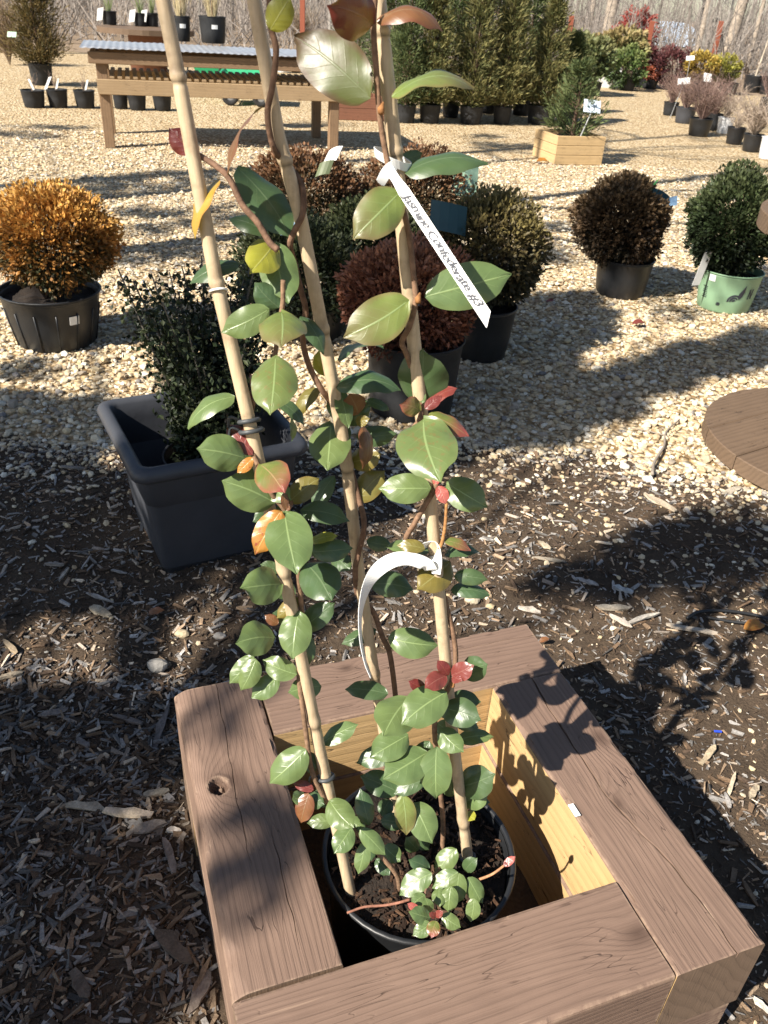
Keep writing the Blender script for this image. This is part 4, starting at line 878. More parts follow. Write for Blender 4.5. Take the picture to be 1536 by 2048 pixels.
for k, (a, b) in enumerate([(828, 45), (860, 36), (925, 32), (926, 78), (1008, 72), (956, 100), (1084, 72)]):
    P = at(a, b, 11.5 - (k % 3) * 0.5); o = card(None, 'plant_tag', np.zeros(3), (0.045, 0, -0.02 if k % 2 else 0.03), (0.008, 0, 0.022), M['white'])
    o.location = tuple(P)
    tag(o, ['small white tag on the leftmost conifer of the row', 'white tag high on a conifer right of the top bamboo leaf', 'slanted white tag high in the conifer row, left of centre', 'tiny white tag in the conifer row below the slanted tag', 'white tag on the tawny conifer in the row', 'small white tag low in the dark gap of the conifer row', 'tiny white tag on the bronze conifer of the row'][k], 'tag', 'tags hanging in the conifers')
sg = sign('small blue picture sign among the conifer pots', gp(945, 232), (962, 166), 28, 14, -0.1, M['blue_tag'])
ycn = thing('young_conifer', WC + np.array([0.02, 0, wh * 0.8]), 'small olive conifer growing in the pale pine planter box', 'conifer')
conifer(ycn, WC + np.array([0.02, 0, wh * 0.8]), 0.66, 0.34, 2600, CON2, 0.07)

# ================================================================== the stock on the right
def leafy(label, foot, wtop, ytop, crown, pal, n, size, mat='dark_pot', group='shrubs in pots on the right', wob=0.22):
    return potted_globe('potted_shrub', label, foot, wtop, ytop, crown, pal, n, size, M[mat], 0.84, group, wob=wob)
REDB = [(0.04, 0.014, 0.016), (0.075, 0.022, 0.026), (0.12, 0.04, 0.038)]
GOLD = [(0.12, 0.08, 0.015), (0.28, 0.19, 0.03), (0.38, 0.27, 0.05)]; LIME = [(0.09, 0.10, 0.02), (0.2, 0.2, 0.03), (0.3, 0.27, 0.05)]
RUST = [(0.14, 0.04, 0.02), (0.30, 0.09, 0.05), (0.38, 0.13, 0.07)]; SCAR = [(0.15, 0.025, 0.022), (0.29, 0.045, 0.04), (0.36, 0.085, 0.065)]; BRG = [(0.03, 0.05, 0.015), (0.07, 0.11, 0.03), (0.14, 0.17, 0.05)]
leafy('glossy bright green shrub in black pot beyond the conifers', (1252, 182), 34, 156, (1252, 134, 36, 34), BRG, 2500, 0.07)
leafy('rusty orange mounded shrub in small black pot', (1296, 178), 34, 160, (1300, 144, 20, 14), RUST, 1800, 0.05)
leafy('dark purple red shrub behind the rusty mound', (1278, 176), 30, 158, (1302, 122, 26, 22), REDB, 2200, 0.05)
leafy('wide dark red leaved shrub with white tags', (1345, 182), 44, 168, (1344, 134, 42, 32), REDB, 3600, 0.05)
leafy('golden yellow globe shrub, left of the yellow pair', (1400, 190), 44, 166, (1404, 131, 31, 24), GOLD, 2600, 0.05, wob=0.08)
leafy('lime yellow globe shrub, right of the yellow pair', (1450, 190), 44, 166, (1449, 136, 31, 24), LIME, 2600, 0.05, wob=0.08)
leafy('scarlet leaved tall shrub against the bare woods', (1272, 148), 40, 128, (1270, 62, 36, 34), SCAR, 2600, 0.08, wob=0.35)
leafy('olive tipped feathery shrub in front of the scarlet one', (1225, 172), 34, 150, (1240, 98, 44, 34), CON1, 3000, 0.09, wob=0.4)
leafy('broad olive evergreen shrub behind the pine planter box', (1180, 192), 40, 165, (1172, 122, 48, 44), CON2, 4000, 0.08, wob=0.3)
def twiggy(label, foot, wtop, ytop, h, spread, n, col, mat='black_pot', r=0.004):
    g = pot_at('potted_plant', label, foot, wtop, ytop, M[mat], group='bare twiggy shrubs in pots on the right'); m = MB()
    bare_twigs(m, g['c'] + np.array([0, 0, g['h'] * 0.82]), h, spread, n, col, r, 6); m.build('twigs', M['twig'], g['root']); return g
RT = (0.19, 0.125, 0.105); GT = (0.36, 0.29, 0.23)
twiggy('reddish bare twiggy shrub in black pot, front of the right group', (1395, 274), 46, 238, 0.48, 0.42, 110, RT)
twiggy('bare twiggy shrub behind the front reddish one, in charcoal pot', (1338, 232), 30, 205, 0.4, 0.3, 60, RT, 'dark_pot')
twiggy('reddish bare shrub in grey pot beside the leaning white sign', (1366, 248), 40, 216, 0.45, 0.38, 80, RT, 'grey_pot')
twiggy('reddish bare shrub in black pot behind the white bucket pot', (1422, 262), 34, 228, 0.45, 0.4, 80, RT, 'dark_pot')
twiggy('grey bare twiggy shrub in white pot, left of the square black pot', (1446, 268), 32, 236, 0.4, 0.3, 50, GT, 'white_pot')
twiggy('pale grey tangled twig shrub in black pot near the right edge', (1500, 305), 40, 270, 0.4, 0.36, 130, GT)
twiggy('small black pot with white label below the grey twigs', (1466, 290), 36, 256, 0.25, 0.2, 30, GT)
twiggy('white pot with bare twigs at the right edge of the picture', (1532, 320), 38, 276, 0.4, 0.25, 50, GT, 'white_pot')
twiggy('dark pot of twigs behind the grey tangle at the right edge', (1530, 232), 34, 196, 0.4, 0.3, 50, RT)
for lab, foot, w, yt, tx in [('thin staked sapling in wide black pot near the right edge', (1502, 186), 40, 152, 1516), ('thin sapling in black pot cut by the right edge', (1532, 190), 34, 154, 1540)]:
    g = pot_at('potted_sapling', lab, foot, w, yt, M['black_pot'], group='staked saplings', cat='potted tree'); b = g['c'] + np.array([0, 0, g['h'] * 0.8])
    m = MB(); pth = smoothpath([b, b + np.array([0.08, 0, 0.8]), b + np.array([0.22, 0.05, 2.2])], 5); m.tube(pth, np.linspace(0.02, 0.008, len(pth)), 6, (0.42, 0.36, 0.28)); m.build('trunk', M['bark'], g['root'])
    m = MB(); bare_twigs(m, pth[-1] - np.array([0, 0, 0.8]), 0.9, 0.4, 14, (0.3, 0.24, 0.18), 0.005); m.build('crown', M['twig'], g['root'])
sign('white sign on a leaning stake in the twiggy shrubs', gp(1340, 236), (1367, 168), 24, 12, 0.15, M['white'])
sign('white square sign on a stake among the red twigs', gp(1412, 236), (1414, 163), 16, 16, -0.1, M['white'])
sign('thin white sign in front of the golden globe shrub', gp(1366, 196), (1380, 120), 16, 8, 0.1, M['white'])
# grey plastic trays stacked beyond the conifers
for k, (a, b, c_) in enumerate([(1192, 1232, 176), (1205, 1236, 150)]):
    A, B = gp(a, c_ if k == 0 else 176), gp(b, c_ if k == 0 else 176); m = MB(); h = 0.22; mid = (A + B) / 2 + np.array([0, 0.2 + 0.25 * k, 0]); L = np.linalg.norm(B - A) / 2
    def rg(x, y, z): return [mid + np.array([sx * x, sy * y, z]) for sx, sy in ((1, -1), (1, 1), (-1, 1), (-1, -1))]
    m.add(*loft([rg(L * 0.9, 0.16, 0.002), rg(L, 0.2, h * (1 + 0.6 * k)), rg(L * 1.05, 0.22, h * (1 + 0.6 * k)), rg(L * 0.95, 0.185, h * (1 + 0.6 * k)), rg(L * 0.86, 0.15, 0.02)], True)); m.add(rg(L * 0.86, 0.15, 0.02), [[0, 1, 2, 3]])
    top(m, 'plastic_tub', M['white_pot'], ['pale grey plastic tub beyond the conifer row', 'taller pale grey plastic tub behind the first'][k], 'tub', mid, 'grey tubs')
# pale sheet tunnel far off and rusty posts
P = gp(1345, 112); m = MB(); xs = np.linspace(-1.1, 1.1, 14); arc_ = [(x, 1.15 * math.sqrt(max(0, 1 - (x / 1.15) ** 2))) for x in xs]
v = [P + np.array([x, y_, z]) for y_ in (0, 2.2) for x, z in arc_]; n = len(arc_); m.add(v, [[i, i + 1, n + i + 1, n + i] for i in range(n - 1)] + [list(range(n))[::-1], list(range(n, 2 * n))])
top(m, 'tunnel_cover', M['tarp'], 'pale blue sheeted tunnel far off at the edge of the woods', 'tunnel', P)
for k, (a, b, tx, ty, lab) in enumerate([(1126, 150, 1134, 42, 'rusty post rising behind the conifer row'), (1282, 160, 1291, 82, 'rusty post beside the scarlet shrub'), (1416, 158, 1431, 42, 'rusty post left of the large right tree trunk'), (605, 130, 612, 4, 'dark post behind the large top leaf')]):
    A = gp(a, b); h = max(1.2, height_to(A, ty)); m = MB(); m.box(A + np.array([0, 0, h / 2]), (0.05, 0.05, h / 2)); top(m, 'post', M['rust'], lab, 'post', A, 'rusty posts')

# ================================================================== trees
def limb(m, P, d, L, r, depth, col, tips, droop=0.0):
    pts = [P]; q = unit(d)
    for k in range(4): q = unit(q + rng.normal(0, 0.13, 3) + np.array([0, 0, -droop])); pts.append(pts[-1] + q * L / 4)
    pts = np.array(pts); m.tube(pts, np.linspace(r, r * 0.45, 5), 6 if depth > 1 else 4, col, caps=False); tips.append(pts[-1])
    if depth > 0:
        for k in range(3 if depth > 1 else 4):
            i = rng.integers(1, 5); limb(m, pts[i], unit(q + rand_dirs(1)[0] * 0.9), L * rng.uniform(0.45, 0.7), r * 0.45, depth - 1, col, tips, droop)
def bare_tree(name, base, h, r, label, col, lean=(0, 0), limbs=7, group='bare trees', crown0=0.4, depth=2, Lf=0.22):
    base = np.asarray(base, float); root = thing(name, base, label, 'tree', group); m = MB(); e = base + np.array([lean[0], lean[1], h])
    pth = smoothpath([base, base * 0.5 + e * 0.5 + rng.normal(0, 0.05, 3), e], 6); m.tube(pth, np.linspace(r, r * 0.25, len(pth)), 9, col); m.build('trunk', M['bark'], root, True)
    m = MB(); tips = []
    for k in range(limbs):
        i = int(len(pth) * (crown0 + (0.97 - crown0) * k / max(1, limbs - 1))); i = min(i, len(pth) - 1); a = rng.uniform(0, 6.28)
        limb(m, pth[i], np.array([math.cos(a), math.sin(a), 0.6]), h * Lf * rng.uniform(0.7, 1.1), r * 0.4, depth, np.array(col) * 0.9, tips)
    m.build('crown', M['bark'], root); return root
GREY = (0.30, 0.25, 0.20); DARKB = (0.16, 0.12, 0.09)
for a, b, wpx, lab in [(1205, 100, 26, 'grey tree trunk between the conifers and the scarlet shrub'), (1442, 120, 24, 'large grey tree trunk behind the lime globe shrub'), (1386, 118, 12, 'slender pale trunk left of the large grey trunk'), (8, 75, 26, 'grey trunk cut by the left edge beside the cone conifer'), (1170, 70, 12, 'thin pale trunk behind the conifer row, right part'), (1490, 125, 9, 'thin pale trunk at the right edge of the woods')]:
    P = gp(a, b + 30); bare_tree('bare_tree', P, 9, wpx / 2 * dep(P) / F, lab, GREY, (rng.normal(0, 0.25), 0.1), 6, 'bare trees at the woods edge', 0.5, 1)
# far wood: one mass of thin stems and brush
m = MB()
for k in range(650):
    y = rng.uniform(24, 70); x = rng.uniform(-0.65, 0.75) * (y + 2); b = np.array([x, y, bankz(np.array([x]), np.array([y]))[0] - 0.1]); h = rng.uniform(2, 8); r = rng.uniform(0.012, 0.05) * (1 if rng.random() < 0.8 else 1.8)
    c = np.array([(0.24, 0.21, 0.185), (0.30, 0.27, 0.24), (0.18, 0.15, 0.13), (0.40, 0.37, 0.33)][rng.integers(0, 4)]) * rng.uniform(0.5, 0.9)
    m.tube([b, b + np.array([rng.normal(0, 0.25), 0, h * 0.5]), b + np.array([rng.normal(0, 0.8), 0, h])], [r, r * 0.75, r * 0.4], 5, c, caps=False)
for k in range(5200):
    y = rng.uniform(21.5, 46); x = rng.uniform(-0.65, 0.75) * (y + 2); b = np.array([x, y, bankz(np.array([x]), np.array([y]))[0]]); c = np.array((0.21, 0.185, 0.165)) * rng.uniform(0.5, 1.4)
    d = np.array([rng.normal(0, 0.6), rng.normal(0, 0.2), rng.uniform(0.3, 2.4)]); m.tube([b, b + d * 0.55 + rng.normal(0, 0.06, 3), b + d], [0.016, 0.010, 0.005], 3, c, caps=False)
    for j in range(2): q = b + d * rng.uniform(0.3, 0.9); m.tube([q, q + np.array([rng.normal(0, 0.4), 0, rng.uniform(0.1, 0.6)])], [0.007, 0.003], 3, c, caps=False)
o = m.build('far_woodland', M['bark']); tag(o, 'grey brown mass of bare winter woods beyond the yard', kind='stuff')
# bushes at the far left, below the woods
for a, b, w_, lab in [(20, 130, 40, 'low brown brush at the far left under the woods'), (600, 100, 46, 'brown brush behind the bench, right of the middle bamboo')]:
    P = gp(a, b); r_ = w_ * dep(P) / F; rt_ = thing('brush_shrub', P, lab, 'shrub', 'brown brush'); m = MB(); bare_twigs(m, P, 0.9, r_ * 0.9, 160, (0.25, 0.19, 0.13), 0.008, 5); m.build('twigs', M['twig'], rt_)

# ------------------------------------------------------------------ trees standing out of frame to the left, whose shadows cross the yard; the pine's crown is shaped to cast shade
bare_tree('bare_tree', (-3.1, 3.4, 0), 10, 0.10, 'tall bare tree just beyond the left edge, its shadow crossing the gravel', DARKB, (0.1, 0), 9, 'trees beyond the left edge', 0.35, 2, 0.16)
bare_tree('bare_tree', (-4.4, 4.0, 0), 8, 0.08, 'bare tree beyond the left edge level with the orange shrub', DARKB, (0, 0.1), 8, 'trees beyond the left edge', 0.4, 2, 0.16)
bare_tree('bare_tree', (-4.3, 5.0, 0), 12, 0.09, 'tallest bare tree beyond the left edge near the bench', DARKB, (0.1, 0), 8, 'trees beyond the left edge', 0.5, 2, 0.14)
def shade_pine(base, h, r, label, spots):
    base = np.asarray(base, float); root = thing('shade_pine_tree', base, label, 'tree', 'trees beyond the left edge'); m = MB()
    m.tube(smoothpath([base, base + np.array([0.03, 0.02, h * 0.5]), base + np.array([0, 0, h])], 6), np.linspace(r, r * 0.55, 13), 10, DARKB); m.build('trunk', M['bark'], root, True)
    lm, cm = MB(), MB()
    for si, (gx, gy, s_, rad, n, *zz) in enumerate(spots):
        C = np.array([gx, gy, zz[0] if zz else 0.0]) - LD * s_ / math.cos(EL); z0 = max(0.8, C[2] - 0.5); A = base + np.array([0, 0, min(z0, h)])  # clump added up the sun ray from the spot it shades, mostly without a limb
        if si % 9 == 0: lm.tube(smoothpath([A, (A + C) / 2 + np.array([0, 0, 0.12]), C], 4), np.linspace(0.018, 0.005, 9), 5, DARKB, caps=False)
        P = C + rand_dirs(n) * (rad * rng.random((n, 1)) ** 0.45) * np.array([1, 1, 0.7]); D = rand_dirs(n); D[:, 2] += 0.2; D /= np.linalg.norm(D, axis=1, keepdims=True)
        n = len(P); cm.diamonds(P, D, perp(D), rng.uniform(0.07, 0.13, n), 0.022, np.array([(0.03, 0.05, 0.015), (0.05, 0.07, 0.02)])[rng.integers(0, 2, n)])
    lm.build('limbs', M['bark'], root); cm.build('crown', M['needle'], root)
def in_poly(x, y, pl):
    c = False
    for (x1, y1), (x2, y2) in zip(pl, pl[1:] + pl[:1]):
        if (y1 > y) != (y2 > y) and x < (x2 - x1) * (y - y1) / (y2 - y1) + x1: c = not c
    return c
spotsA = []  # spots that the unseen pine's clumps are shaped to shade
SHADE = [([(900, 720), (960, 650), (1110, 585), (1195, 600), (1185, 650), (1120, 700), (1125, 785), (1300, 722), (1540, 655), (1600, 690), (1330, 770), (1130, 848), (960, 895), (860, 945), (800, 940), (880, 860)], 4.6, 0.13),
         ([(-60, 800), (150, 800), (230, 870), (120, 930), (260, 1000), (300, 1110), (400, 1130), (300, 1165), (-60, 1195)], 3.3, 0.09),
         ([(-60, 1430), (150, 1405), (330, 1420), (345, 1480), (350, 1560), (200, 1600), (110, 1640), (130, 1710), (330, 1700), (360, 1800), (385, 1880), (260, 1950), (330, 2090), (-60, 2090)], 3.2, 0.075),
         ([(1130, 1130), (1200, 1070), (1330, 1060), (1580, 1040), (1580, 1130), (1420, 1170), (1280, 1215), (1150, 1215)], 4.4, 0.10)]
for pl, s_, sp_ in SHADE:
    Q = np.array([gp(*q) for q in pl]); poly = [(q[0], q[1]) for q in Q]
    for x in np.arange(Q[:, 0].min(), Q[:, 0].max(), sp_):
        for y in np.arange(Q[:, 1].min(), Q[:, 1].max(), sp_):
            xx_, yy_ = x + rng.uniform(-0.3, 0.3) * sp_, y + rng.uniform(-0.3, 0.3) * sp_
            if in_poly(xx_, yy_, poly) and rng.random() < 0.94: spotsA.append((xx_, yy_, s_ + rng.uniform(-0.15, 0.15), sp_ * 0.85, int((1500 if pl[0][0] != 1130 else 380) * sp_), 0.0))
for a, b, z, s_, rad, n in [(600, 590, .25, 5, .20, 90), (690, 520, .3, 5.2, .20, 90), (760, 560, .3, 5.2, .2, 90), (930, 560, .3, 5.0, .18, 60), (840, 700, .2, 4.6, .15, 60), (1235, 480, .3, 5.6, .24, 110), (1460, 420, .4, 5.8, .24, 110), (400, 1010, 0.2, 3.4, .13, 110), (350, 1090, 0.15, 3.4, .11, 90), (1350, 625, 0, 5.0, .15, 50), (1500, 610, 0, 5.2, .2, 70),
                            (530, 1665, .281, 3.6, .08, 10), (590, 1690, .281, 3.6, .06, 6), (480, 1680, .281, 3.6, .06, 5), (500, 1770, .281, 3.6, .08, 9), (400, 1415, .281, 3.6, .06, 6), (460, 1405, .281, 3.6, .05, 7), (380, 700, .45, 3.4, .15, 120), (420, 620, .5, 3.4, .12, 70), (480, 980, .2, 3.4, .12, 100), (320, 960, .3, 3.4, .07, 25)]:
    q = gp(a, b, z); spotsA.append((q[0], q[1], s_, rad, n, z))
for pl, s_, sp_, pr in [([(130, 362), (420, 340), (420, 372), (150, 396)], 5.6, 0.22, 0.55), ([(200, 425), (480, 395), (480, 450), (330, 480), (220, 470)], 5.2, 0.22, 0.38), ([(160, 525), (440, 478), (440, 512), (180, 556)], 4.8, 0.17, 0.7), ([(-60, 250), (170, 250), (170, 285), (-60, 285)], 5.6, 0.3, 0.5), ([(700, 300), (1000, 262), (1100, 290), (760, 330)], 6.5, 0.3, 0.2), ([(1060, 500), (1190, 480), (1190, 540), (1060, 570)], 5.6, 0.2, 0.45), ([(1290, 560), (1380, 530), (1400, 600), (1300, 620)], 5.6, 0.2, 0.5), ([(-60, 700), (120, 735), (200, 800), (-60, 800)], 3.6, 0.14, 0.35), ([(820, 505), (1130, 440), (1130, 460), (840, 530)], 5.6, 0.2, 0.3)]:
    Q = np.array([gp(*q) for q in pl]); poly = [(q[0], q[1]) for q in Q]
    for x in np.arange(Q[:, 0].min(), Q[:, 0].max(), sp_):
        for y in np.arange(Q[:, 1].min(), Q[:, 1].max(), sp_):
            if in_poly(x, y, poly) and rng.random() < pr: spotsA.append((x, y, s_ + rng.uniform(-0.2, 0.2), sp_ * 0.75, int(330 * sp_), 0.0))
shade_pine((-2.85, -1.04, 0), 2.7, 0.16, 'unseen pine beyond the left edge, its crown clumps added to shade the yard', spotsA)

# ================================================================== the vine in its pot
VP = np.array([0.082, 0.757, 0.0]); VZ = 0.250
vine = thing('potted_vine', VP, 'climbing evergreen vine on three bamboo stakes in a black pot inside the timber planter', 'potted vine')
make_pot(vine, VP, 0.137, 0.115, VZ, M['black_pot'], 44, soil=0.90)
m = MB(); k = 900; q = np.sqrt(rng.random(k)) * 0.126; a = rng.uniform(0, 6.28, k); P = VP + np.stack([q * np.cos(a), q * np.sin(a), np.full(k, VZ * 0.90 + 0.004)], -1); P[:, 2] += rng.uniform(0, 0.004, k)
L = rng.uniform(0.004, 0.016, k); m.add(*chips(P, L / 2, L * 0.22, L * 0.12, rng.uniform(0, 3.14, k), rng.normal(0, 0.3, k), rng.normal(0, 0.3, k), CHIPC[rng.choice([0, 1, 3, 7, 7, 3], k)] * np.array([0.62, 0.5, 0.45]))); o = m.build('bark_bits', M['chip'], vine); o['kind'] = 'stuff'
ZS = VZ * 0.90
ST = {1: [(702, 1790), (640, 1500), (565, 1130), (500, 850), (432, 560), (356, 150), (326, 0), (318, -40)], 2: [(797, 1640), (750, 1360), (716, 1130), (690, 900), (645, 660), (600, 430), (556, 270), (508, 0), (501, -40)], 3: [(937, 1728), (903, 1450), (870, 1100), (842, 820), (815, 560), (790, 300), (757, 0), (752, -40)]}
DT = {1: 0.67, 2: 0.71, 3: 0.68}; DB = {k: dep(gp(*ST[k][0], ZS)) for k in ST}
def sdepth(k, py):
    yb, yt = ST[k][0][1], ST[k][-1][1]; t = (yb - py) / (yb - yt); return 1 / ((1 - t) / DB[k] + t / DT[k])
def vdepth(k, px, py):
    if k == 4: return dep(gp(px, py, 0.285))
    return sdepth(k, py)
def bamboo_mat():
    t = NT('bamboo'); co = t.coord(); n = t.noise(t.mapping(co, (260, 260, 7)), 1.0, 4, 0.65); n2 = t.noise(co, 40, 4, 0.6)
    c = t.mix(n, (0.36, 0.255, 0.145), (0.66, 0.53, 0.36)); c = t.mix(t.ramp(t.noise(co, 17, 4, 0.7), [(0.5, (0, 0, 0)), (0.7, (0.5,) * 3)]), c, (0.33, 0.25, 0.16)); c = t.mix(t.ramp(n2, [(0.52, (0, 0, 0)), (0.72, (0.75,) * 3)]), c, (0.27, 0.19, 0.12)); a = t.n('Attribute', attribute_name='Col')
    c = t.mix(1.0, c, a.outputs[0], 'MULTIPLY'); t.base(c); t.rough(0.45); t.bump(n, 0.25, 0.001); return t.m
M['bamboo'] = bamboo_mat()
NODES = {1: [152, 565, 1140, 1440], 2: [318, 655, 930, 1345], 3: [60, 300, 600, 860, 1095, 1402, 1640]}
for k in ST:
    ys = np.linspace(ST[k][0][1], ST[k][-1][1], 460); xs = np.interp(-ys, [-q[1] for q in ST[k]], [q[0] for q in ST[k]])
    P = np.array([at(x, y, sdepth(k, y)) for x, y in zip(xs, ys)]); P[0][2] = ZS - 0.01
    r = np.linspace(0.0079, 0.0064, len(P)); col = np.ones((len(P), 3))
    for ny in NODES[k]:
        g_n = np.exp(-((ys - ny) / 8.0) ** 2); r = r * (1 + 0.13 * g_n - 0.09 * np.exp(-((ys - ny - 17) / 6.0) ** 2)); col *= (1 - 0.6 * np.exp(-((ys - ny - 11) / 4.0) ** 2) - 0.15 * np.exp(-((ys - ny + 14) / 14.0) ** 2))[:, None]
        P += (0.0012 * np.tanh((ys - ny) / 14) * g_n)[:, None] * CR
    m = MB(); m.tube(P, r, 12, [tuple(c) for c in col]); o = m.build('bamboo_stake', M['bamboo'], vine, True)
# ties
def tie(k, py, rr=0.0100, tail=True, mat='tie', tr_=0.0026):
    x = np.interp(-py, [-q[1] for q in ST[k]], [q[0] for q in ST[k]]); C = at(x, py, sdepth(k, py)); ax = unit(at(x - 3, py - 14, sdepth(k, py - 14)) - C) ; u_ = unit(np.cross(ax, CF)); v_ = np.cross(ax, u_); m = MB()
    for j in range(1): m.tube([C + ax * (j * 0.006 - 0.002 + 0.003 * math.sin(a)) + rr * (u_ * math.cos(a) + v_ * math.sin(a)) for a in np.linspace(0, 6.283, 17)], tr_, 6, caps=False)
    if tail: m.tube(smoothpath([C + u_ * rr, C + u_ * (rr + 0.008) - CF * 0.004 + ax * 0.004, C + u_ * (rr + 0.012) - ax * 0.006], 4), 0.0016, 5)
    m.build('tie', M[mat], vine, True)
tie(1, 838); tie(1, 858, 0.0115); tie(1, 1552); tie(3, 1712, tail=False); tie(1, 577, 0.0080, False, 'white', 0.0012)
# stems: (pixel x, pixel y, offset toward the camera in mm)
def stem(k, pts, r0, r1, col=(0.17, 0.10, 0.065)):
    P = np.array([at(x, y, vdepth(k, x, y) - o / 1000) for x, y, o in pts]); S_ = smoothpath(P, 7); m = MB()
    c = np.array(col); n = len(S_); m.tube(S_, np.linspace(r0, r1, n), 7, [tuple(c * q) for q in rng.uniform(0.8, 1.2, n)]); m.build('stem', M['twig'], vine, True)
stem(2, [(538, -20, 8), (541, 50, 11), (552, 100, 12), (545, 170, 12), (535, 222, 11), (540, 270, 11), (552, 305, 8), (580, 335, -10), (604, 372, 0), (606, 425, 10), (590, 460, 12), (580, 490, 8), (590, 530, -8), (600, 575, -6), (611, 620, -4), (605, 674, -2), (617, 728, 0), (642, 777, 4), (665, 810, -9), (690, 860, -11), (700, 930, -8), (716, 991, 0), (728, 1050, 9), (716, 1110, 12), (710, 1145, 11), (718, 1196, -4), (746, 1222, -6), (765, 1274, -4), (779, 1305, -2), (790, 1383, 0), (798, 1480, 0), (806, 1560, 0), (812, 1610, 0)], 0.0028, 0.0038)
stem(1, [(372, 300, -8), (400, 312, -4), (440, 338, 2), (461, 361, 4), (485, 410, 6), (515, 445, 8), (540, 486, 10), (556, 500, 12)], 0.0026, 0.0032)
stem(1, [(566, 560, 4), (565, 610, 4), (556, 660, 2), (549, 713, 0), (530, 760, -6), (510, 790, -8), (500, 850, -12), (505, 900, 4), (518, 935, 12), (545, 990, 11), (570, 1022, 10), (590, 1080, 4), (598, 1160, -4), (604, 1230, -6), (604, 1290, -6), (598, 1350, 2), (606, 1420, 8), (614, 1480, 11), (622, 1535, 11), (640, 1580, 11), (665, 1620, 6), (700, 1655, 8), (735, 1685, 12), (790, 1745, 16), (800, 1780, 8)], 0.0024, 0.0036, (0.21, 0.13, 0.08))
stem(3, [(752, -30, 12), (747, 54, 13), (753, 146, 13), (759, 225, 13), (769, 293, 12), (782, 352, 12), (800, 400, 12), (818, 470, 10), (827, 552, 11), (831, 601, 12), (820, 650, 13), (804, 684, 12), (812, 706, 8), (830, 760, -6), (842, 815, 8), (838, 842, 11), (826, 862, 6), (840, 900, -10), (864, 945, -6), (872, 970, 8), (850, 1010, 12), (830, 1045, 12), (812, 1080, 8), (830, 1120, -10), (875, 1160, -10), (897, 1228, -4), (908, 1278, -2), (911, 1324, 2), (900, 1370, 10), (878, 1410, 12), (869, 1450, 10), (872, 1500, 6), (880, 1580, 0), (886, 1650, -4), (884, 1700, 0), (880, 1735, 4)], 0.0026, 0.0036, (0.20, 0.12, 0.075))
stem(3, [(893, 1005, 6), (891, 1045, 6), (885, 1082, 8), (878, 1098, 10)], 0.0018, 0.0022, (0.36, 0.18, 0.07))
stem(4, [(694, 1826, -20), (728, 1814, -18), (765, 1811, -14), (795, 1806, -12), (819, 1799, -10)], 0.0016, 0.002, (0.26, 0.12, 0.08))
stem(4, [(900, 1780, 0), (930, 1768, 6), (955, 1760, 10), (985, 1748, 34), (1012, 1728, 50)], 0.0022, 0.0016, (0.38, 0.19, 0.10))
stem(4, [(880, 1735, 0), (862, 1760, 10), (850, 1790, 12), (862, 1830, 12)], 0.0022, 0.0014, (0.2, 0.12, 0.08))

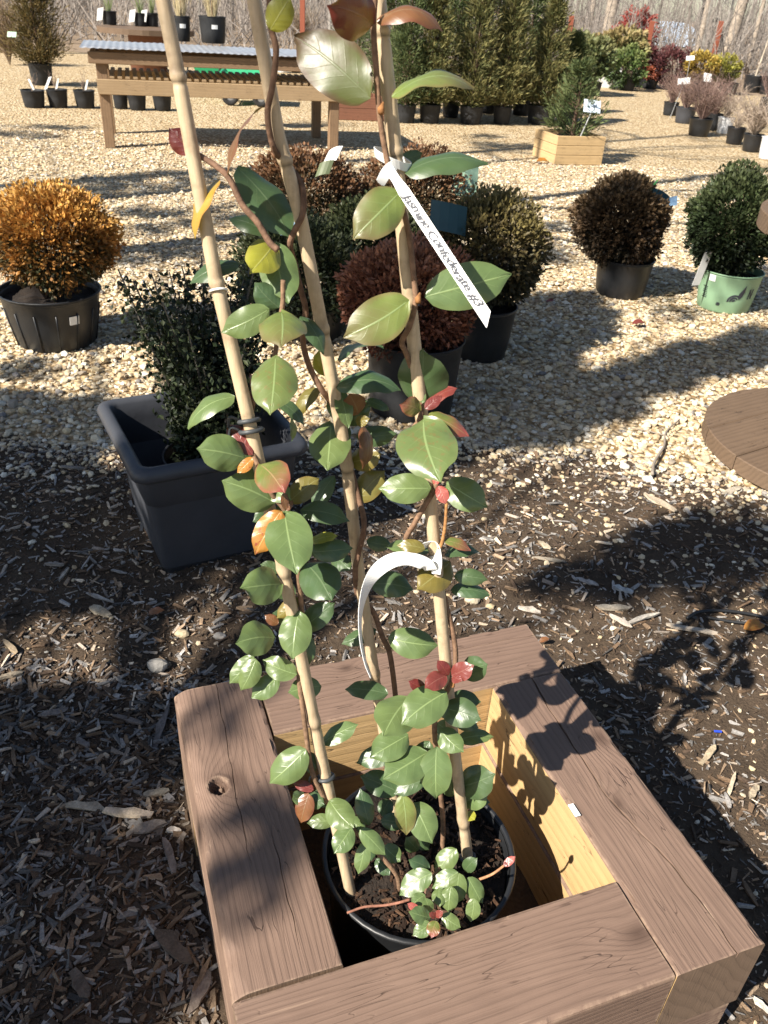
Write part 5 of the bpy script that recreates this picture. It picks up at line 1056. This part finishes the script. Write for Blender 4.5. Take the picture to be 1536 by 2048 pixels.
# ------------------------------------------------------------------ leaves
def leaf_mat(name, c, edge, vein, rough=0.31, trans=0.14, spots=0.0, spotc=(0.25, 0.03, 0.03), tipc=None):
    t = NT(name); uv = t.n('SeparateXYZ', {0: t.coord('UV')}); u, v = uv.outputs[0], uv.outputs[1]; a = t.math('ABSOLUTE', t.math('SUBTRACT', v, 0.5))
    rnd = t.n('ObjectInfo').outputs['Random']; n = t.noise(t.coord(), 55, 4, 0.6); n2 = t.noise(t.coord(), 260, 3, 0.6)
    base = t.mix(n, tuple(q * 0.72 for q in c), tuple(q * 1.25 for q in c)); base = t.mix(t.math('MULTIPLY', rnd, 0.45), base, tuple(q * k for q, k in zip(c, (1.35, 1.12, 0.9))))
    base = t.mix(t.ramp(t.math('ADD', t.math('MULTIPLY', a, 2), t.math('MULTIPLY', t.math('SUBTRACT', n, 0.5), 0.3)), [(0.74, (0, 0, 0)), (0.98, (0.75,) * 3)]), base, edge)
    if tipc: base = t.mix(t.ramp(t.math('ADD', u, t.math('MULTIPLY', t.math('SUBTRACT', n, 0.5), 0.9)), [(0.3, (0, 0, 0)), (1.0, (0.9,) * 3)]), base, tipc)
    if spots: base = t.mix(t.math('MULTIPLY', t.ramp(t.noise(t.coord(), 150, 3, 0.6), [(0.56, (0, 0, 0)), (0.64, (1, 1, 1))]), spots), base, spotc)
    mid = t.ramp(a, [(0.010, (1, 1, 1)), (0.026, (0, 0, 0))])
    lat = t.math('FRACT', t.math('MULTIPLY', t.math('SUBTRACT', t.math('ADD', u, t.math('MULTIPLY', n, 0.04)), t.math('MULTIPLY', a, 0.55))  , 6.0))
    lv = t.ramp(lat, [(0.0, (1, 1, 1)), (0.05, (0, 0, 0)), (0.94, (0, 0, 0)), (1, (1, 1, 1))]); lv2 = t.math('MULTIPLY', lv, t.ramp(a, [(0.1, (0.30,) * 3), (0.42, (0, 0, 0))]))
    veins = t.math('MAXIMUM', t.math('MULTIPLY', mid, 0.75), lv2); base = t.mix(veins, base, vein); base = t.mix(t.ramp(t.noise(t.coord(), 420, 2, 0.5), [(0.70, (0, 0, 0)), (0.76, (0.6,) * 3)]), base, (0.10, 0.06, 0.03))
    t.base(base); t.rough(t.math('ADD', t.math('MULTIPLY', n2, 0.16), rough - 0.06)); t.p.inputs['Specular IOR Level'].default_value = 0.55
    pl = t.ramp(lat, [(0.0, (0, 0, 0)), (0.5, (1, 1, 1)), (1.0, (0, 0, 0))])
    t.bump(t.math('ADD', t.math('MULTIPLY', t.math('SUBTRACT', 1.0, veins), 0.5), t.math('ADD', t.math('MULTIPLY', n2, 0.12), t.math('MULTIPLY', pl, 0.16))), 0.35, 0.0016)
    tr = t.n('BsdfTranslucent', {'Color': t.mix(0.4, base, (0.35, 0.45, 0.05))}); mx = t.n('MixShader', {0: trans, 1: t.p.outputs[0], 2: tr.outputs[0]}); t.t.links.new(mx.outputs[0], t.out.inputs[0]); return t.m
VE = (0.24, 0.32, 0.13)
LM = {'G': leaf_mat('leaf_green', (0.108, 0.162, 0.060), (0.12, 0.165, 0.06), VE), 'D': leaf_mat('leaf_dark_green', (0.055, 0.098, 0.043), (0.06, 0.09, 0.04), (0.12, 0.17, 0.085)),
      'T': leaf_mat('leaf_top_green', (0.145, 0.19, 0.05), (0.17, 0.13, 0.05), VE, 0.38, tipc=(0.13, 0.10, 0.04)), 'Y': leaf_mat('leaf_yellow_green', (0.26, 0.27, 0.035), (0.30, 0.27, 0.05), (0.4, 0.4, 0.12)),
      'L': leaf_mat('leaf_olive', (0.15, 0.13, 0.032), (0.16, 0.11, 0.03), (0.25, 0.24, 0.09)), 'O': leaf_mat('leaf_orange', (0.36, 0.17, 0.035), (0.42, 0.17, 0.03), (0.5, 0.32, 0.1), spots=0.8), 'K': leaf_mat('leaf_tawny', (0.36, 0.24, 0.04), (0.36, 0.15, 0.03), (0.4, 0.3, 0.1)),
      'R': leaf_mat('leaf_red', (0.16, 0.036, 0.032), (0.2, 0.05, 0.04), (0.25, 0.10, 0.08)), 'M': leaf_mat('leaf_maroon', (0.13, 0.022, 0.022), (0.14, 0.03, 0.02), (0.2, 0.06, 0.04)), 'P': leaf_mat('leaf_pink_red', (0.34, 0.09, 0.075), (0.45, 0.08, 0.06), (0.5, 0.2, 0.15)),
      'B': leaf_mat('leaf_bronze', (0.16, 0.075, 0.035), (0.15, 0.05, 0.03), (0.22, 0.15, 0.08)), 'V': leaf_mat('leaf_green_to_red', (0.12, 0.15, 0.04), (0.25, 0.08, 0.04), (0.3, 0.2, 0.1), tipc=(0.25, 0.05, 0.05)),
      'X': leaf_mat('leaf_green_reddened', (0.075, 0.095, 0.03), (0.09, 0.045, 0.025), (0.12, 0.14, 0.06), 0.4, tipc=(0.075, 0.035, 0.02)), 'S': leaf_mat('leaf_spotted_green', (0.115, 0.160, 0.055), (0.13, 0.165, 0.06), VE, spots=0.3, spotc=(0.22, 0.09, 0.04))}
def leaf_mesh(name, B, T, W, n, arch, fold, mat, parent, curl=0.0):
    x = T - B; L = np.linalg.norm(x); x = x / L; n = unit(n - x * (n @ x)); s_ = np.cross(n, x); nu, nv = 13, 7; vs, uv = [], []
    wob = rng.uniform(-1, 1, 4); fold = fold * rng.uniform(0.4, 1.7); nu, nv = 17, 9; ph = rng.uniform(0, 6, 2); side = rng.uniform(-0.05, 0.05)
    for i in range(nu):
        u = i / (nu - 1); w = (math.sin(math.pi * min(1, min(u, 0.8) ** 0.90)) ** 0.58) * 0.53 * ((1 - (u - 0.8) / 0.2) ** 1.15 if u > 0.8 else 1.0)
        w = max(w, 0.012) * W
        for j in range(nv):
            v = -1 + 2 * j / (nv - 1)
            z = arch * L * 4 * u * (1 - u) + fold * w * v * v + 0.06 * W * math.sin(u * 7 + ph[0]) * v * abs(v) * wob[1] + 0.035 * W * math.sin(u * 15 + ph[1] + (2 if v > 0 else 0)) * v * v + 0.018 * W * math.cos(v * 2.2) - (curl + 0.05 + 0.05 * wob[0]) * L * u ** 4 - 0.10 * W * abs(v) ** 0.8 * -0.6
            vs.append(B + x * (u * L) + s_ * (v * w + (0.05 * wob[3] * math.sin(math.pi * u) + side * u * u) * L) + n * z); uv.append((u, v * 0.5 + 0.5))
    f = [[i * nv + j, i * nv + j + 1, (i + 1) * nv + j + 1, (i + 1) * nv + j] for i in range(nu - 1) for j in range(nv - 1)]
    m = MB(); m.add(vs, f); m.uv.append(np.array(uv)); return m.build(name, mat, parent, True)
def leaf(bx, by, tx, ty, w, typ, k, off=12, arch=0.06, tw=0.0, away=0, fold=-0.26, curl=0.0, down=0):
    """base and tip pixels, apparent width, kind, stake, offset toward the camera (mm); the hidden third dimension follows from the proportions of a leaf"""
    d0 = vdepth(k, bx, by) - off / 1000; px2m = d0 / F; ln = math.hypot(tx - bx, ty - by); Lt = max(ln, w / 0.60); dz = math.sqrt(max(0, Lt * Lt - ln * ln)) * px2m * (1 if away else -1)
    B = at(bx, by, d0); T = at(tx, ty, d0 + dz * 0.8); Wt = min(0.66 * Lt, max(w, 0.46 * Lt)) * px2m; x = unit(T - B); vw = unit(CAM - B); s0 = unit(np.cross(vw, x)); n0 = np.cross(x, s0)
    roll = math.acos(min(1, max(0.12, w * px2m / Wt))) + 0.08; c, s_ = math.cos(roll), math.sin(roll); na, nb = n0 * c + s0 * s_, n0 * c - s0 * s_
    n = na if (na[2] > nb[2]) != bool(down) else nb
    if tw: n = n * math.cos(tw) + np.cross(x, n) * math.sin(tw)
    return leaf_mesh('leaf', B, T, Wt, n, arch, fold * (0.3 if w < 27 else 0.85), LM[typ], vine, curl)
LV = [
 (742, 198, 588, 64, 108, 'X', 3, 16, .05), (744, 48, 664, 6, 92, 'M', 3, 14, .05), (754, 46, 886, 55, 34, 'B', 3, 14, .22), (784, 196, 949, 166, 34, 'T', 3, 12, .17), (540, 60, 582, -6, 52, 'Y', 2, 18, .05),
 (388, 306, 336, 258, 44, 'M', 1, -16, .03), (459, 352, 526, 213, 13, 'B', 1, 8, .12), (474, 336, 583, 480, 72, 'D', 2, -22, .04), (441, 359, 390, 478, 28, 'K', 1, -14, .14), (537, 469, 456, 434, 34, 'D', 2, -20, .1),
 (802, 383, 704, 476, 82, 'T', 3, 20, .10), (808, 349, 976, 325, 44, 'D', 3, 4, .12), (800, 320, 846, 308, 26, 'D', 3, -30, .05), (547, 489, 501, 545, 66, 'Y', 2, 24, .08), (553, 487, 571, 606, 74, 'G', 2, 16, .04), (481, 530, 378, 566, 36, 'D', 1, -18, .12),
 (539, 618, 441, 662, 56, 'G', 1, 12, .08), (562, 626, 570, 692, 88, 'T', 1, 20, .08), (600, 633, 647, 709, 34, 'D', 2, 10, .12), (558, 615, 508, 567, 46, 'D', 1, -14, .04), (551, 713, 546, 828, 86, 'S', 1, 18, .05), (471, 794, 373, 855, 38, 'G', 1, 0, .16),
 (650, 752, 640, 698, 40, 'Y', 2, -16, .05), (676, 723, 764, 687, 18, 'D', 2, -6, .16), (673, 777, 802, 777, 46, 'D', 2, 8, .16), (676, 777, 700, 856, 34, 'G', 2, -6, .05), (716, 828, 698, 786, 44, 'B', 2, -8, .05), (735, 800, 778, 822, 20, 'D', 2, -10, .12),
 (638, 777, 592, 832, 30, 'L', 2, -10, .14), (552, 800, 612, 850, 26, 'D', 1, 4, .08), (580, 832, 587, 882, 13, 'D', 1, -4, .1), (507, 790, 499, 746, 12, 'M', 1, -8, .08), (503, 800, 512, 772, 12, 'M', 1, -6, .05),
 (506, 910, 455, 845, 40, 'R', 1, 10, .05), (490, 916, 395, 902, 70, 'G', 1, 18, .06), (505, 915, 474, 946, 22, 'O', 1, 22, .05), (521, 930, 570, 981, 68, 'V', 1, 20, .05), (662, 846, 655, 940, 78, 'G', 2, -24, .05), (726, 852, 732, 938, 30, 'B', 2, 2, .1),
 (712, 845, 740, 838, 22, 'L', 2, -6, .1), (700, 925, 762, 905, 46, 'L', 2, -14, .06), (714, 1002, 770, 942, 50, 'L', 2, -2, .06), (862, 977, 757, 973, 58, 'G', 3, 18, .12), (842, 812, 852, 700, 94, 'D', 3, -8, .03), (844, 808, 836, 768, 22, 'G', 3, 8, .05),
 (840, 821, 801, 806, 38, 'V', 3, 14, .06), (858, 812, 915, 777, 24, 'R', 3, 8, .1), (850, 818, 882, 790, 22, 'R', 3, 14, .1), (857, 828, 938, 872, 34, 'V', 3, 14, .1), (847, 840, 876, 960, 112, 'S', 3, 26, .05), (893, 966, 975, 1014, 62, 'G', 3, 4, .1), (876, 972, 893, 1008, 24, 'P', 3, 14, .05), (870, 970, 880, 940, 16, 'P', 3, 10, .05),
 (550, 1006, 447, 958, 78, 'G', 1, 10, .05), (568, 985, 572, 1022, 16, 'B', 1, 14, .05), (572, 1022, 585, 1000, 14, 'B', 1, 16, .05), (578, 1004, 638, 955, 44, 'L', 1, -14, .04), (669, 952, 624, 1024, 36, 'D', 2, -16, .08), (600, 1022, 700, 1037, 44, 'D', 1, -14, .08),
 (563, 1021, 506, 1107, 52, 'O', 1, 24, .05), (569, 1023, 592, 1146, 88, 'G', 1, 18, .05), (562, 1168, 484, 1172, 72, 'G', 1, 10, .06), (620, 1085, 675, 1072, 22, 'Y', 1, -18, .1), (622, 1104, 706, 1096, 44, 'D', 1, -14, .08), (612, 1128, 664, 1202, 76, 'D', 1, -8, .06), (664, 1112, 700, 1142, 36, 'D', 2, -20, .05),
 (560, 1140, 520, 1130, 26, 'D', 1, -8, .05), (604, 1260, 668, 1203, 46, 'D', 1, -14, .05), (596, 1195, 552, 1236, 30, 'L', 1, -12, .06), (556, 1248, 530, 1230, 20, 'B', 1, -6, .05), (548, 1276, 474, 1284, 66, 'G', 1, 6, .06), (598, 1222, 582, 1318, 62, 'G', 1, 2, .05),
 (508, 1312, 456, 1364, 38, 'G', 1, 0, .06), (512, 1317, 482, 1382, 40, 'G', 1, 8, .06), (594, 1349, 524, 1322, 44, 'G', 1, 8, .06), (557, 1353, 504, 1398, 42, 'G', 1, 0, .07), (642, 1372, 576, 1386, 44, 'G', 1, -14, .05), (560, 1350, 590, 1332, 22, 'D', 1, -16, .05), (604, 1262, 618, 1330, 34, 'D', 1, -20, .05),
 (776, 1388, 691, 1374, 38, 'D', 3, -30, .06), (818, 1396, 770, 1476, 78, 'G', 3, 22, .06), (893, 1384, 803, 1450, 72, 'G', 3, 30, .06), (812, 1436, 806, 1406, 8, 'M', 3, 42, .03), (816, 1470, 742, 1518, 58, 'G', 3, 12, .06), (792, 1502, 714, 1530, 42, 'D', 3, 0, .08),
 (884, 1416, 962, 1443, 56, 'D', 3, 16, .1), (880, 1458, 925, 1506, 44, 'G', 3, 16, .06), (854, 1505, 768, 1562, 70, 'G', 3, 24, .06), (873, 1492, 871, 1600, 62, 'G', 3, 30, .05), (916, 1574, 991, 1548, 62, 'D', 3, -16, .05), (926, 1604, 979, 1590, 42, 'G', 3, -20, .06), (934, 1625, 950, 1640, 22, 'Y', 3, -14, .05),
 (860, 1482, 830, 1546, 40, 'D', 3, -10, .06), (850, 1560, 786, 1585, 34, 'D', 3, 4, .06), (644, 1487, 718, 1450, 36, 'G', 1, -12, .06), (613, 1498, 540, 1570, 60, 'G', 1, 12, .06), (622, 1504, 622, 1552, 22, 'D', 1, -16, .05), (627, 1580, 586, 1567, 20, 'R', 1, 18, .06), (618, 1586, 598, 1646, 36, 'B', 1, 16, .07), (612, 1596, 650, 1608, 32, 'D', 1, 2, .06), (610, 1590, 584, 1600, 28, 'G', 1, 4, .05),
 (659, 1601, 708, 1656, 52, 'G', 1, 22, .06), (703, 1655, 666, 1706, 42, 'G', 1, 26, .07), (720, 1658, 769, 1711, 34, 'G', 1, 26, .07), (730, 1684, 719, 1748, 30, 'G', 1, 24, .07), (738, 1650, 720, 1578, 36, 'D', 1, 6, .06), (797, 1584, 720, 1553, 48, 'D', 3, -4, .06), (805, 1588, 811, 1672, 42, 'T', 3, 20, .06), (827, 1605, 868, 1685, 56, 'G', 3, 14, .07),
 (768, 1692, 800, 1722, 36, 'G', 4, 10, .07), (752, 1718, 780, 1750, 28, 'D', 4, 6, .06), (740, 1690, 744, 1722, 20, 'D', 4, 0, .05), (762, 1640, 810, 1650, 32, 'D', 4, 0, .06), (780, 1600, 762, 1632, 30, 'D', 4, 8, .06), (830, 1660, 860, 1700, 30, 'D', 4, -6, .05),
 (914, 1698, 870, 1750, 38, 'G', 4, 26, .06), (864, 1746, 798, 1788, 44, 'G', 4, 26, .06), (858, 1738, 818, 1720, 30, 'D', 4, 14, .06), (916, 1744, 864, 1778, 36, 'G', 4, 28, .06), (918, 1745, 914, 1810, 36, 'G', 4, 32, .06), (936, 1754, 962, 1808, 34, 'G', 4, 22, .06), (948, 1796, 940, 1843, 28, 'G', 4, 22, .07),
 (902, 1772, 896, 1826, 34, 'G', 4, 30, .06), (878, 1776, 880, 1814, 28, 'G', 4, 24, .06), (850, 1790, 822, 1812, 24, 'G', 4, 14, .06), (860, 1836, 818, 1826, 32, 'G', 4, 22, .06), (862, 1846, 826, 1872, 28, 'G', 4, 26, .06), (872, 1842, 862, 1876, 26, 'V', 4, 30, .06), (884, 1830, 922, 1854, 28, 'G', 4, 24, .06), (858, 1826, 850, 1796, 22, 'G', 4, 14, .05), (870, 1832, 886, 1822, 14, 'R', 4, 30, .05), (872, 1834, 858, 1826, 12, 'R', 4, 30, .05), (838, 1820, 814, 1808, 14, 'P', 4, 18, .05),
 (930, 1742, 952, 1716, 26, 'D', 4, 8, .05), (846, 1752, 836, 1784, 26, 'D', 4, 12, .05), (836, 1700, 812, 1676, 30, 'D', 4, 0, .05), (1008, 1732, 1030, 1712, 14, 'P', 4, 52, .05), (1006, 1730, 1026, 1724, 10, 'R', 4, 54, .04),
 (897, 1350, 874, 1322, 24, 'M', 3, 16, .06), (904, 1350, 946, 1328, 36, 'R', 3, 16, .08), (906, 1352, 924, 1362, 22, 'R', 3, 18, .05), (892, 1352, 850, 1376, 36, 'R', 3, 20, .06), (850, 1378, 817, 1362, 24, 'M', 3, 18, .06), (926, 1352, 974, 1326, 48, 'D', 3, -10, .05), (776, 1276, 877, 1288, 58, 'G', 2, 10, .1), (753, 1260, 684, 1290, 30, 'D', 2, -18, .1),
 (733, 1082, 784, 1090, 30, 'D', 2, -24, .06), (742, 1168, 827, 1178, 50, 'D', 2, -22, .06), (860, 1104, 770, 1090, 30, 'G', 3, -12, .08), (850, 1098, 794, 1088, 26, 'L', 3, 22, .1), (900, 1124, 836, 1176, 62, 'L', 3, -20, .04), (888, 1082, 942, 1100, 22, 'V', 3, 6, .12), (888, 1112, 962, 1103, 26, 'D', 3, -4, .12), (908, 1152, 975, 1160, 32, 'D', 3, -10, .1), (902, 1180, 980, 1186, 32, 'D', 3, -12, .1), (876, 1086, 862, 1066, 14, 'M', 3, 4, .05),
 (818, 600, 686, 674, 86, 'T', 3, 22, .08), (849, 594, 1024, 541, 86, 'G', 3, 4, .05),
]
for k, y0, y1, cnt in ((1, 930, 1260, 10), (1, 1560, 1700, 3), (3, 1385, 1600, 9), (2, 820, 1000, 4)):      # smaller leaves deeper in the foliage
    for q in range(cnt):
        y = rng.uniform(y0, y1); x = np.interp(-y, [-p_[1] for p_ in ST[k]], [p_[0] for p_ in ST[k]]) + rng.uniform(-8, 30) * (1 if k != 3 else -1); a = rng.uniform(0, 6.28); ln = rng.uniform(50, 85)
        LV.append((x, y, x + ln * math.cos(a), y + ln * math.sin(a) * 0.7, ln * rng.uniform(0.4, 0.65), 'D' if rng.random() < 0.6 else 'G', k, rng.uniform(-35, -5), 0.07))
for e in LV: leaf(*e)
# buds
for k, x, y, o_ in ((2, 565, 585, 10), (3, 762, 218, 16), (3, 836, 598, 16), (3, 905, 1368, 18)):
    c = at(x, y, vdepth(k, x, y) - o_ / 1000); m = MB(); m.tube([c - CU * 0.004, c, c + CU * 0.006 + CR * 0.002], [0.0028, 0.0032, 0.0008], 6, (0.28, 0.13, 0.05)); m.build('bud', M['twig'], vine, True)

# ------------------------------------------------------------------ plastic name tags looped on the right stake
def ribbon(pts, full, mat, parent, name, thick=0.0005, samples=12):
    """pts: (pixel x, pixel y, depth, apparent width); full: true width in pixels there"""
    C = smoothpath(np.array([at(x, y, d) for x, y, d, _ in pts]), samples); wv = smoothpath(np.array([[w, 0, d] for _, _, d, w in pts]), samples)
    T = np.gradient(C, axis=0); vs = []
    for lay in (0, 1):
        for i in range(len(C)):
            t = unit(T[i]); v = unit(CAM - C[i]); s_ = unit(np.cross(t, v)); a = min(1, abs(wv[i, 0]) / full); sv = unit(s_ * a + np.cross(s_, t) * math.sqrt(max(0, 1 - a * a)) * 0.95); n = unit(np.cross(t, sv)); hw = full * wv[i, 2] / F / 2 * (1 if i < len(C) - 1 else 0.5)
            vs += [C[i] - sv * hw + n * lay * thick, C[i] + sv * hw + n * lay * thick]
    k = len(C); f = []
    for i in range(k - 1):
        a = 2 * i; b = 2 * k + a; f += [[a, a + 1, a + 3, a + 2], [b, b + 2, b + 3, b + 1], [a, a + 2, b + 2, b], [a + 1, b + 1, b + 3, a + 3]]
    f += [[0, 2 * k, 2 * k + 1, 1], [2 * k - 2, 2 * k - 1, 4 * k - 1, 4 * k - 2]]
    m = MB(); m.add(vs, f); return m.build(name, mat, parent, False)
d3 = sdepth(3, 340); T0 = at(782, 345, d3 - 0.02)
tg = thing('plant_tag', T0, 'long white handwritten plastic tag looped on the right bamboo stake, upper of two', 'tag', 'white loop tags on the vine')
A_, B_ = at(778, 338, d3 - 0.018), at(971, 630, d3 - 0.045); tx_ = unit(B_ - A_); tn = unit(CAM - A_); tn = unit(tn - tx_ * (tn @ tx_)); ty_ = np.cross(tn, tx_); Ltag = np.linalg.norm(B_ - A_); hw = 0.0052
m = MB(); vs = []
for lay in (0, 0.0007):
    for i in range(13):
        u = i / 12; z = 0.006 * math.sin(math.pi * u); w = hw * (0.75 if u < 0.12 else 1.0)
        for s_ in (-1, 1): vs.append(A_ + tx_ * (u * Ltag + (0.010 * (s_ < 0) if i == 12 else 0)) + ty_ * s_ * w + tn * (z - 0.0007 + lay))
f = []
for i in range(12):
    a = 2 * i; b = 26 + a; f += [[a, a + 1, a + 3, a + 2], [b, b + 2, b + 3, b + 1], [a, a + 2, b + 2, b], [a + 1, b + 1, b + 3, a + 3]]
f += [[0, 26, 27, 1], [24, 25, 51, 50]]; m.add(vs, f); m.build('strip', M['white'], tg)
cu = bpy.data.curves.new('handwriting', 'FONT'); cu.body = 'Jasmine Confederate #3'; cu.size = 0.0096; cu.shear = 0.3; cu.space_character = 0.92; cu.align_x = 'LEFT'; cu.resolution_u = 3; cu.offset = 0.0002
to = bpy.data.objects.new('handwriting', cu); COL.objects.link(to); bpy.context.view_layer.update()
me = bpy.data.meshes.new_from_object(to.evaluated_get(bpy.context.evaluated_depsgraph_get())); bpy.data.objects.remove(to)
tv = np.array([v.co[:] for v in me.vertices]); tv[:, 0] *= (Ltag * 0.76) / tv[:, 0].max(); xx = tv[:, 0] + Ltag * 0.19; yy = tv[:, 1] - 0.0030 + 0.0007 * np.sin(xx * 300); zz = 0.006 * np.sin(math.pi * xx / Ltag) + 0.0006
W_ = A_ + xx[:, None] * tx_ + yy[:, None] * ty_ + zz[:, None] * tn
m = MB(); m.add(W_, [list(p_.vertices) for p_ in me.polygons]); m.build('handwriting', M['ink'], tg)
C3 = at(791, 318, d3); ax3 = unit(at(788, 290, sdepth(3, 290)) - C3); u3 = unit(np.cross(ax3, CF)); v3 = np.cross(ax3, u3); m = MB(); vs = []; k = 28
for i in range(k):
    a = 2 * math.pi * i / k
    for w_ in (-0.0042, 0.0042):
        for rr in (0.0158, 0.0164): vs.append(C3 + u3 * (rr * math.cos(a) + 0.002) + v3 * (rr * math.sin(a)) + ax3 * (w_ + 0.010 * math.cos(a) + 0.004 * math.sin(a)))
f = []
for i in range(k):
    a, b = 4 * i, 4 * ((i + 1) % k); f += [[a, a + 2, b + 2, b], [a + 1, b + 1, b + 3, a + 3], [a, b, b + 1, a + 1], [a + 2, a + 3, b + 3, b + 2]]
m.add(vs, f); m.build('loop', M['white'], tg, False)
ribbon([(790, 330, d3 - 0.018, 20), (775, 342, d3 - 0.019, 22), (760, 368, d3 - 0.017, 18)], 22, M['white'], tg, 'tail')
d4 = sdepth(3, 1120)
t2 = thing('plant_tag', at(866, 1120, d4 - 0.02), 'curling blank white plastic tag looped low on the right bamboo stake', 'tag', 'white loop tags on the vine')
ribbon([(862, 1140, d4 - 0.016, 20), (850, 1128, d4 - 0.024, 26), (820, 1118, d4 - 0.03, 26), (788, 1120, d4 - 0.034, 29), (758, 1138, d4 - 0.036, 28), (735, 1172, d4 - 0.034, 18), (722, 1222, d4 - 0.03, 8), (722, 1278, d4 - 0.026, 5), (731, 1325, d4 - 0.024, 4), (742, 1354, d4 - 0.022, 3)], 30, M['white'], t2, 'strip')
ribbon([(872, 1148, d4 - 0.014, 16), (872, 1118, d4 - 0.014, 22), (868, 1090, d4 - 0.013, 12), (840, 1094, d4 - 0.016, 10), (822, 1102, d4 - 0.022, 12)], 30, M['white'], t2, 'loop')

# ================================================================== small things on the ground
def ground_tube(name, pts, rr, mat, label, cat, col=None, z=None):
    P = np.array([gp(*q) for q in pts]); P[:, 2] = np.maximum(mulchz(P[:, 0], P[:, 1]), 0) + rr + 0.006 + (rng.uniform(0, 0.006, len(P)) if z is None else z); o_ = P[0].copy(); m = MB(); S_ = smoothpath(P, 5); m.tube(S_, np.linspace(rr, rr * (0.5 if cat == 'twig' else 1), len(S_)), 7, col); return m, o_
m, o_ = ground_tube('drip_hose', [(1560, 1262), (1500, 1246), (1440, 1238), (1392, 1241), (1368, 1254)], 0.004, None, '', 'hose'); top(m, 'drip_hose', M['black_pot'], 'thin black drip hose on the mulch at the right edge, upper strand', 'hose', o_, 'drip hoses', True)
m, o_ = ground_tube('drip_hose', [(1560, 1300), (1528, 1285), (1500, 1268), (1455, 1258), (1408, 1250)], 0.0035, None, '', 'hose'); top(m, 'drip_hose', M['dark_pot'], 'thin grey drip hose on the mulch at the right edge, lower strand', 'hose', o_, 'drip hoses', True)
m, o_ = ground_tube('twig', [(1301, 962), (1306, 935), (1326, 900), (1330, 872), (1358, 845)], 0.006, None, '', 'twig', (0.26, 0.22, 0.18)); m2, _ = ground_tube('twig', [(1330, 876), (1300, 868), (1260, 862)], 0.003, None, '', 'twig', (0.26, 0.22, 0.18)); m.add(m2.v[0], m2.f[0], m2.c[0]); top(m, 'twig', M['twig'], 'crooked grey forked twig lying where gravel meets mulch', 'twig', o_, None, True)
m, o_ = ground_tube('twig', [(1172, 820), (1200, 838), (1222, 852)], 0.003, None, '', 'twig', (0.4, 0.34, 0.26)); top(m, 'twig', M['twig'], 'short thin twig lying on the shaded gravel', 'twig', o_, None, True)
for (x, y, w_, typ, lab) in [(1500, 1276, 44, 'O', 'rusty dead leaf under the drip hose at the right edge'), (1275, 655, 26, 'R', 'red dead leaf on shaded gravel below the brown globe shrub'), (1085, 328, 26, 'O', 'rusty dead leaf on gravel left of the pine planter box'), (315, 1243, 30, 'B', 'brown dead leaf in the sunlit mulch, left'), (1100, 610, 18, 'R', 'small red dead leaf on gravel right of the centre cluster'), (1085, 1300, 20, 'B', 'brown curled dead leaf behind the planter corner')]:
    P = gp(x, y); r_ = w_ / 2 * dep(P) / F; P[2] = max(mulchz(P[0:1], P[1:2])[0], 0) + 0.02; d = np.array([r_, r_ * 0.3, 0.004]); o = leaf_mesh('dead_leaf', P - d, P + d, r_ * 1.1, np.array([0.1, -0.2, 1]), 0.08, 0.3, LM[typ], None); tag(o, lab, 'leaf', 'dead leaves')
P = gp(1148, 1622, 0.2825); m = MB(); m.box(P + np.array([0, 0, 0.002]), (0.0045, 0.011, 0.0008), np.array([BU, -BV, [0, 0, 1]])); top(m, 'paper_scrap', M['white'], 'tiny white paper scrap stuck on the inner edge of the right timber', 'scrap', P)
P = gp(1432, 1473); m = MB(); m.box(P + np.array([0, 0, mulchz(P[0:1], P[1:2])[0] + 0.008]), (0.008, 0.002, 0.0015)); top(m, 'plastic_scrap', plain('blue_plastic', (0.03, 0.08, 0.6), 0.4), 'tiny blue plastic scrap on the mulch right of the planter', 'scrap', P)
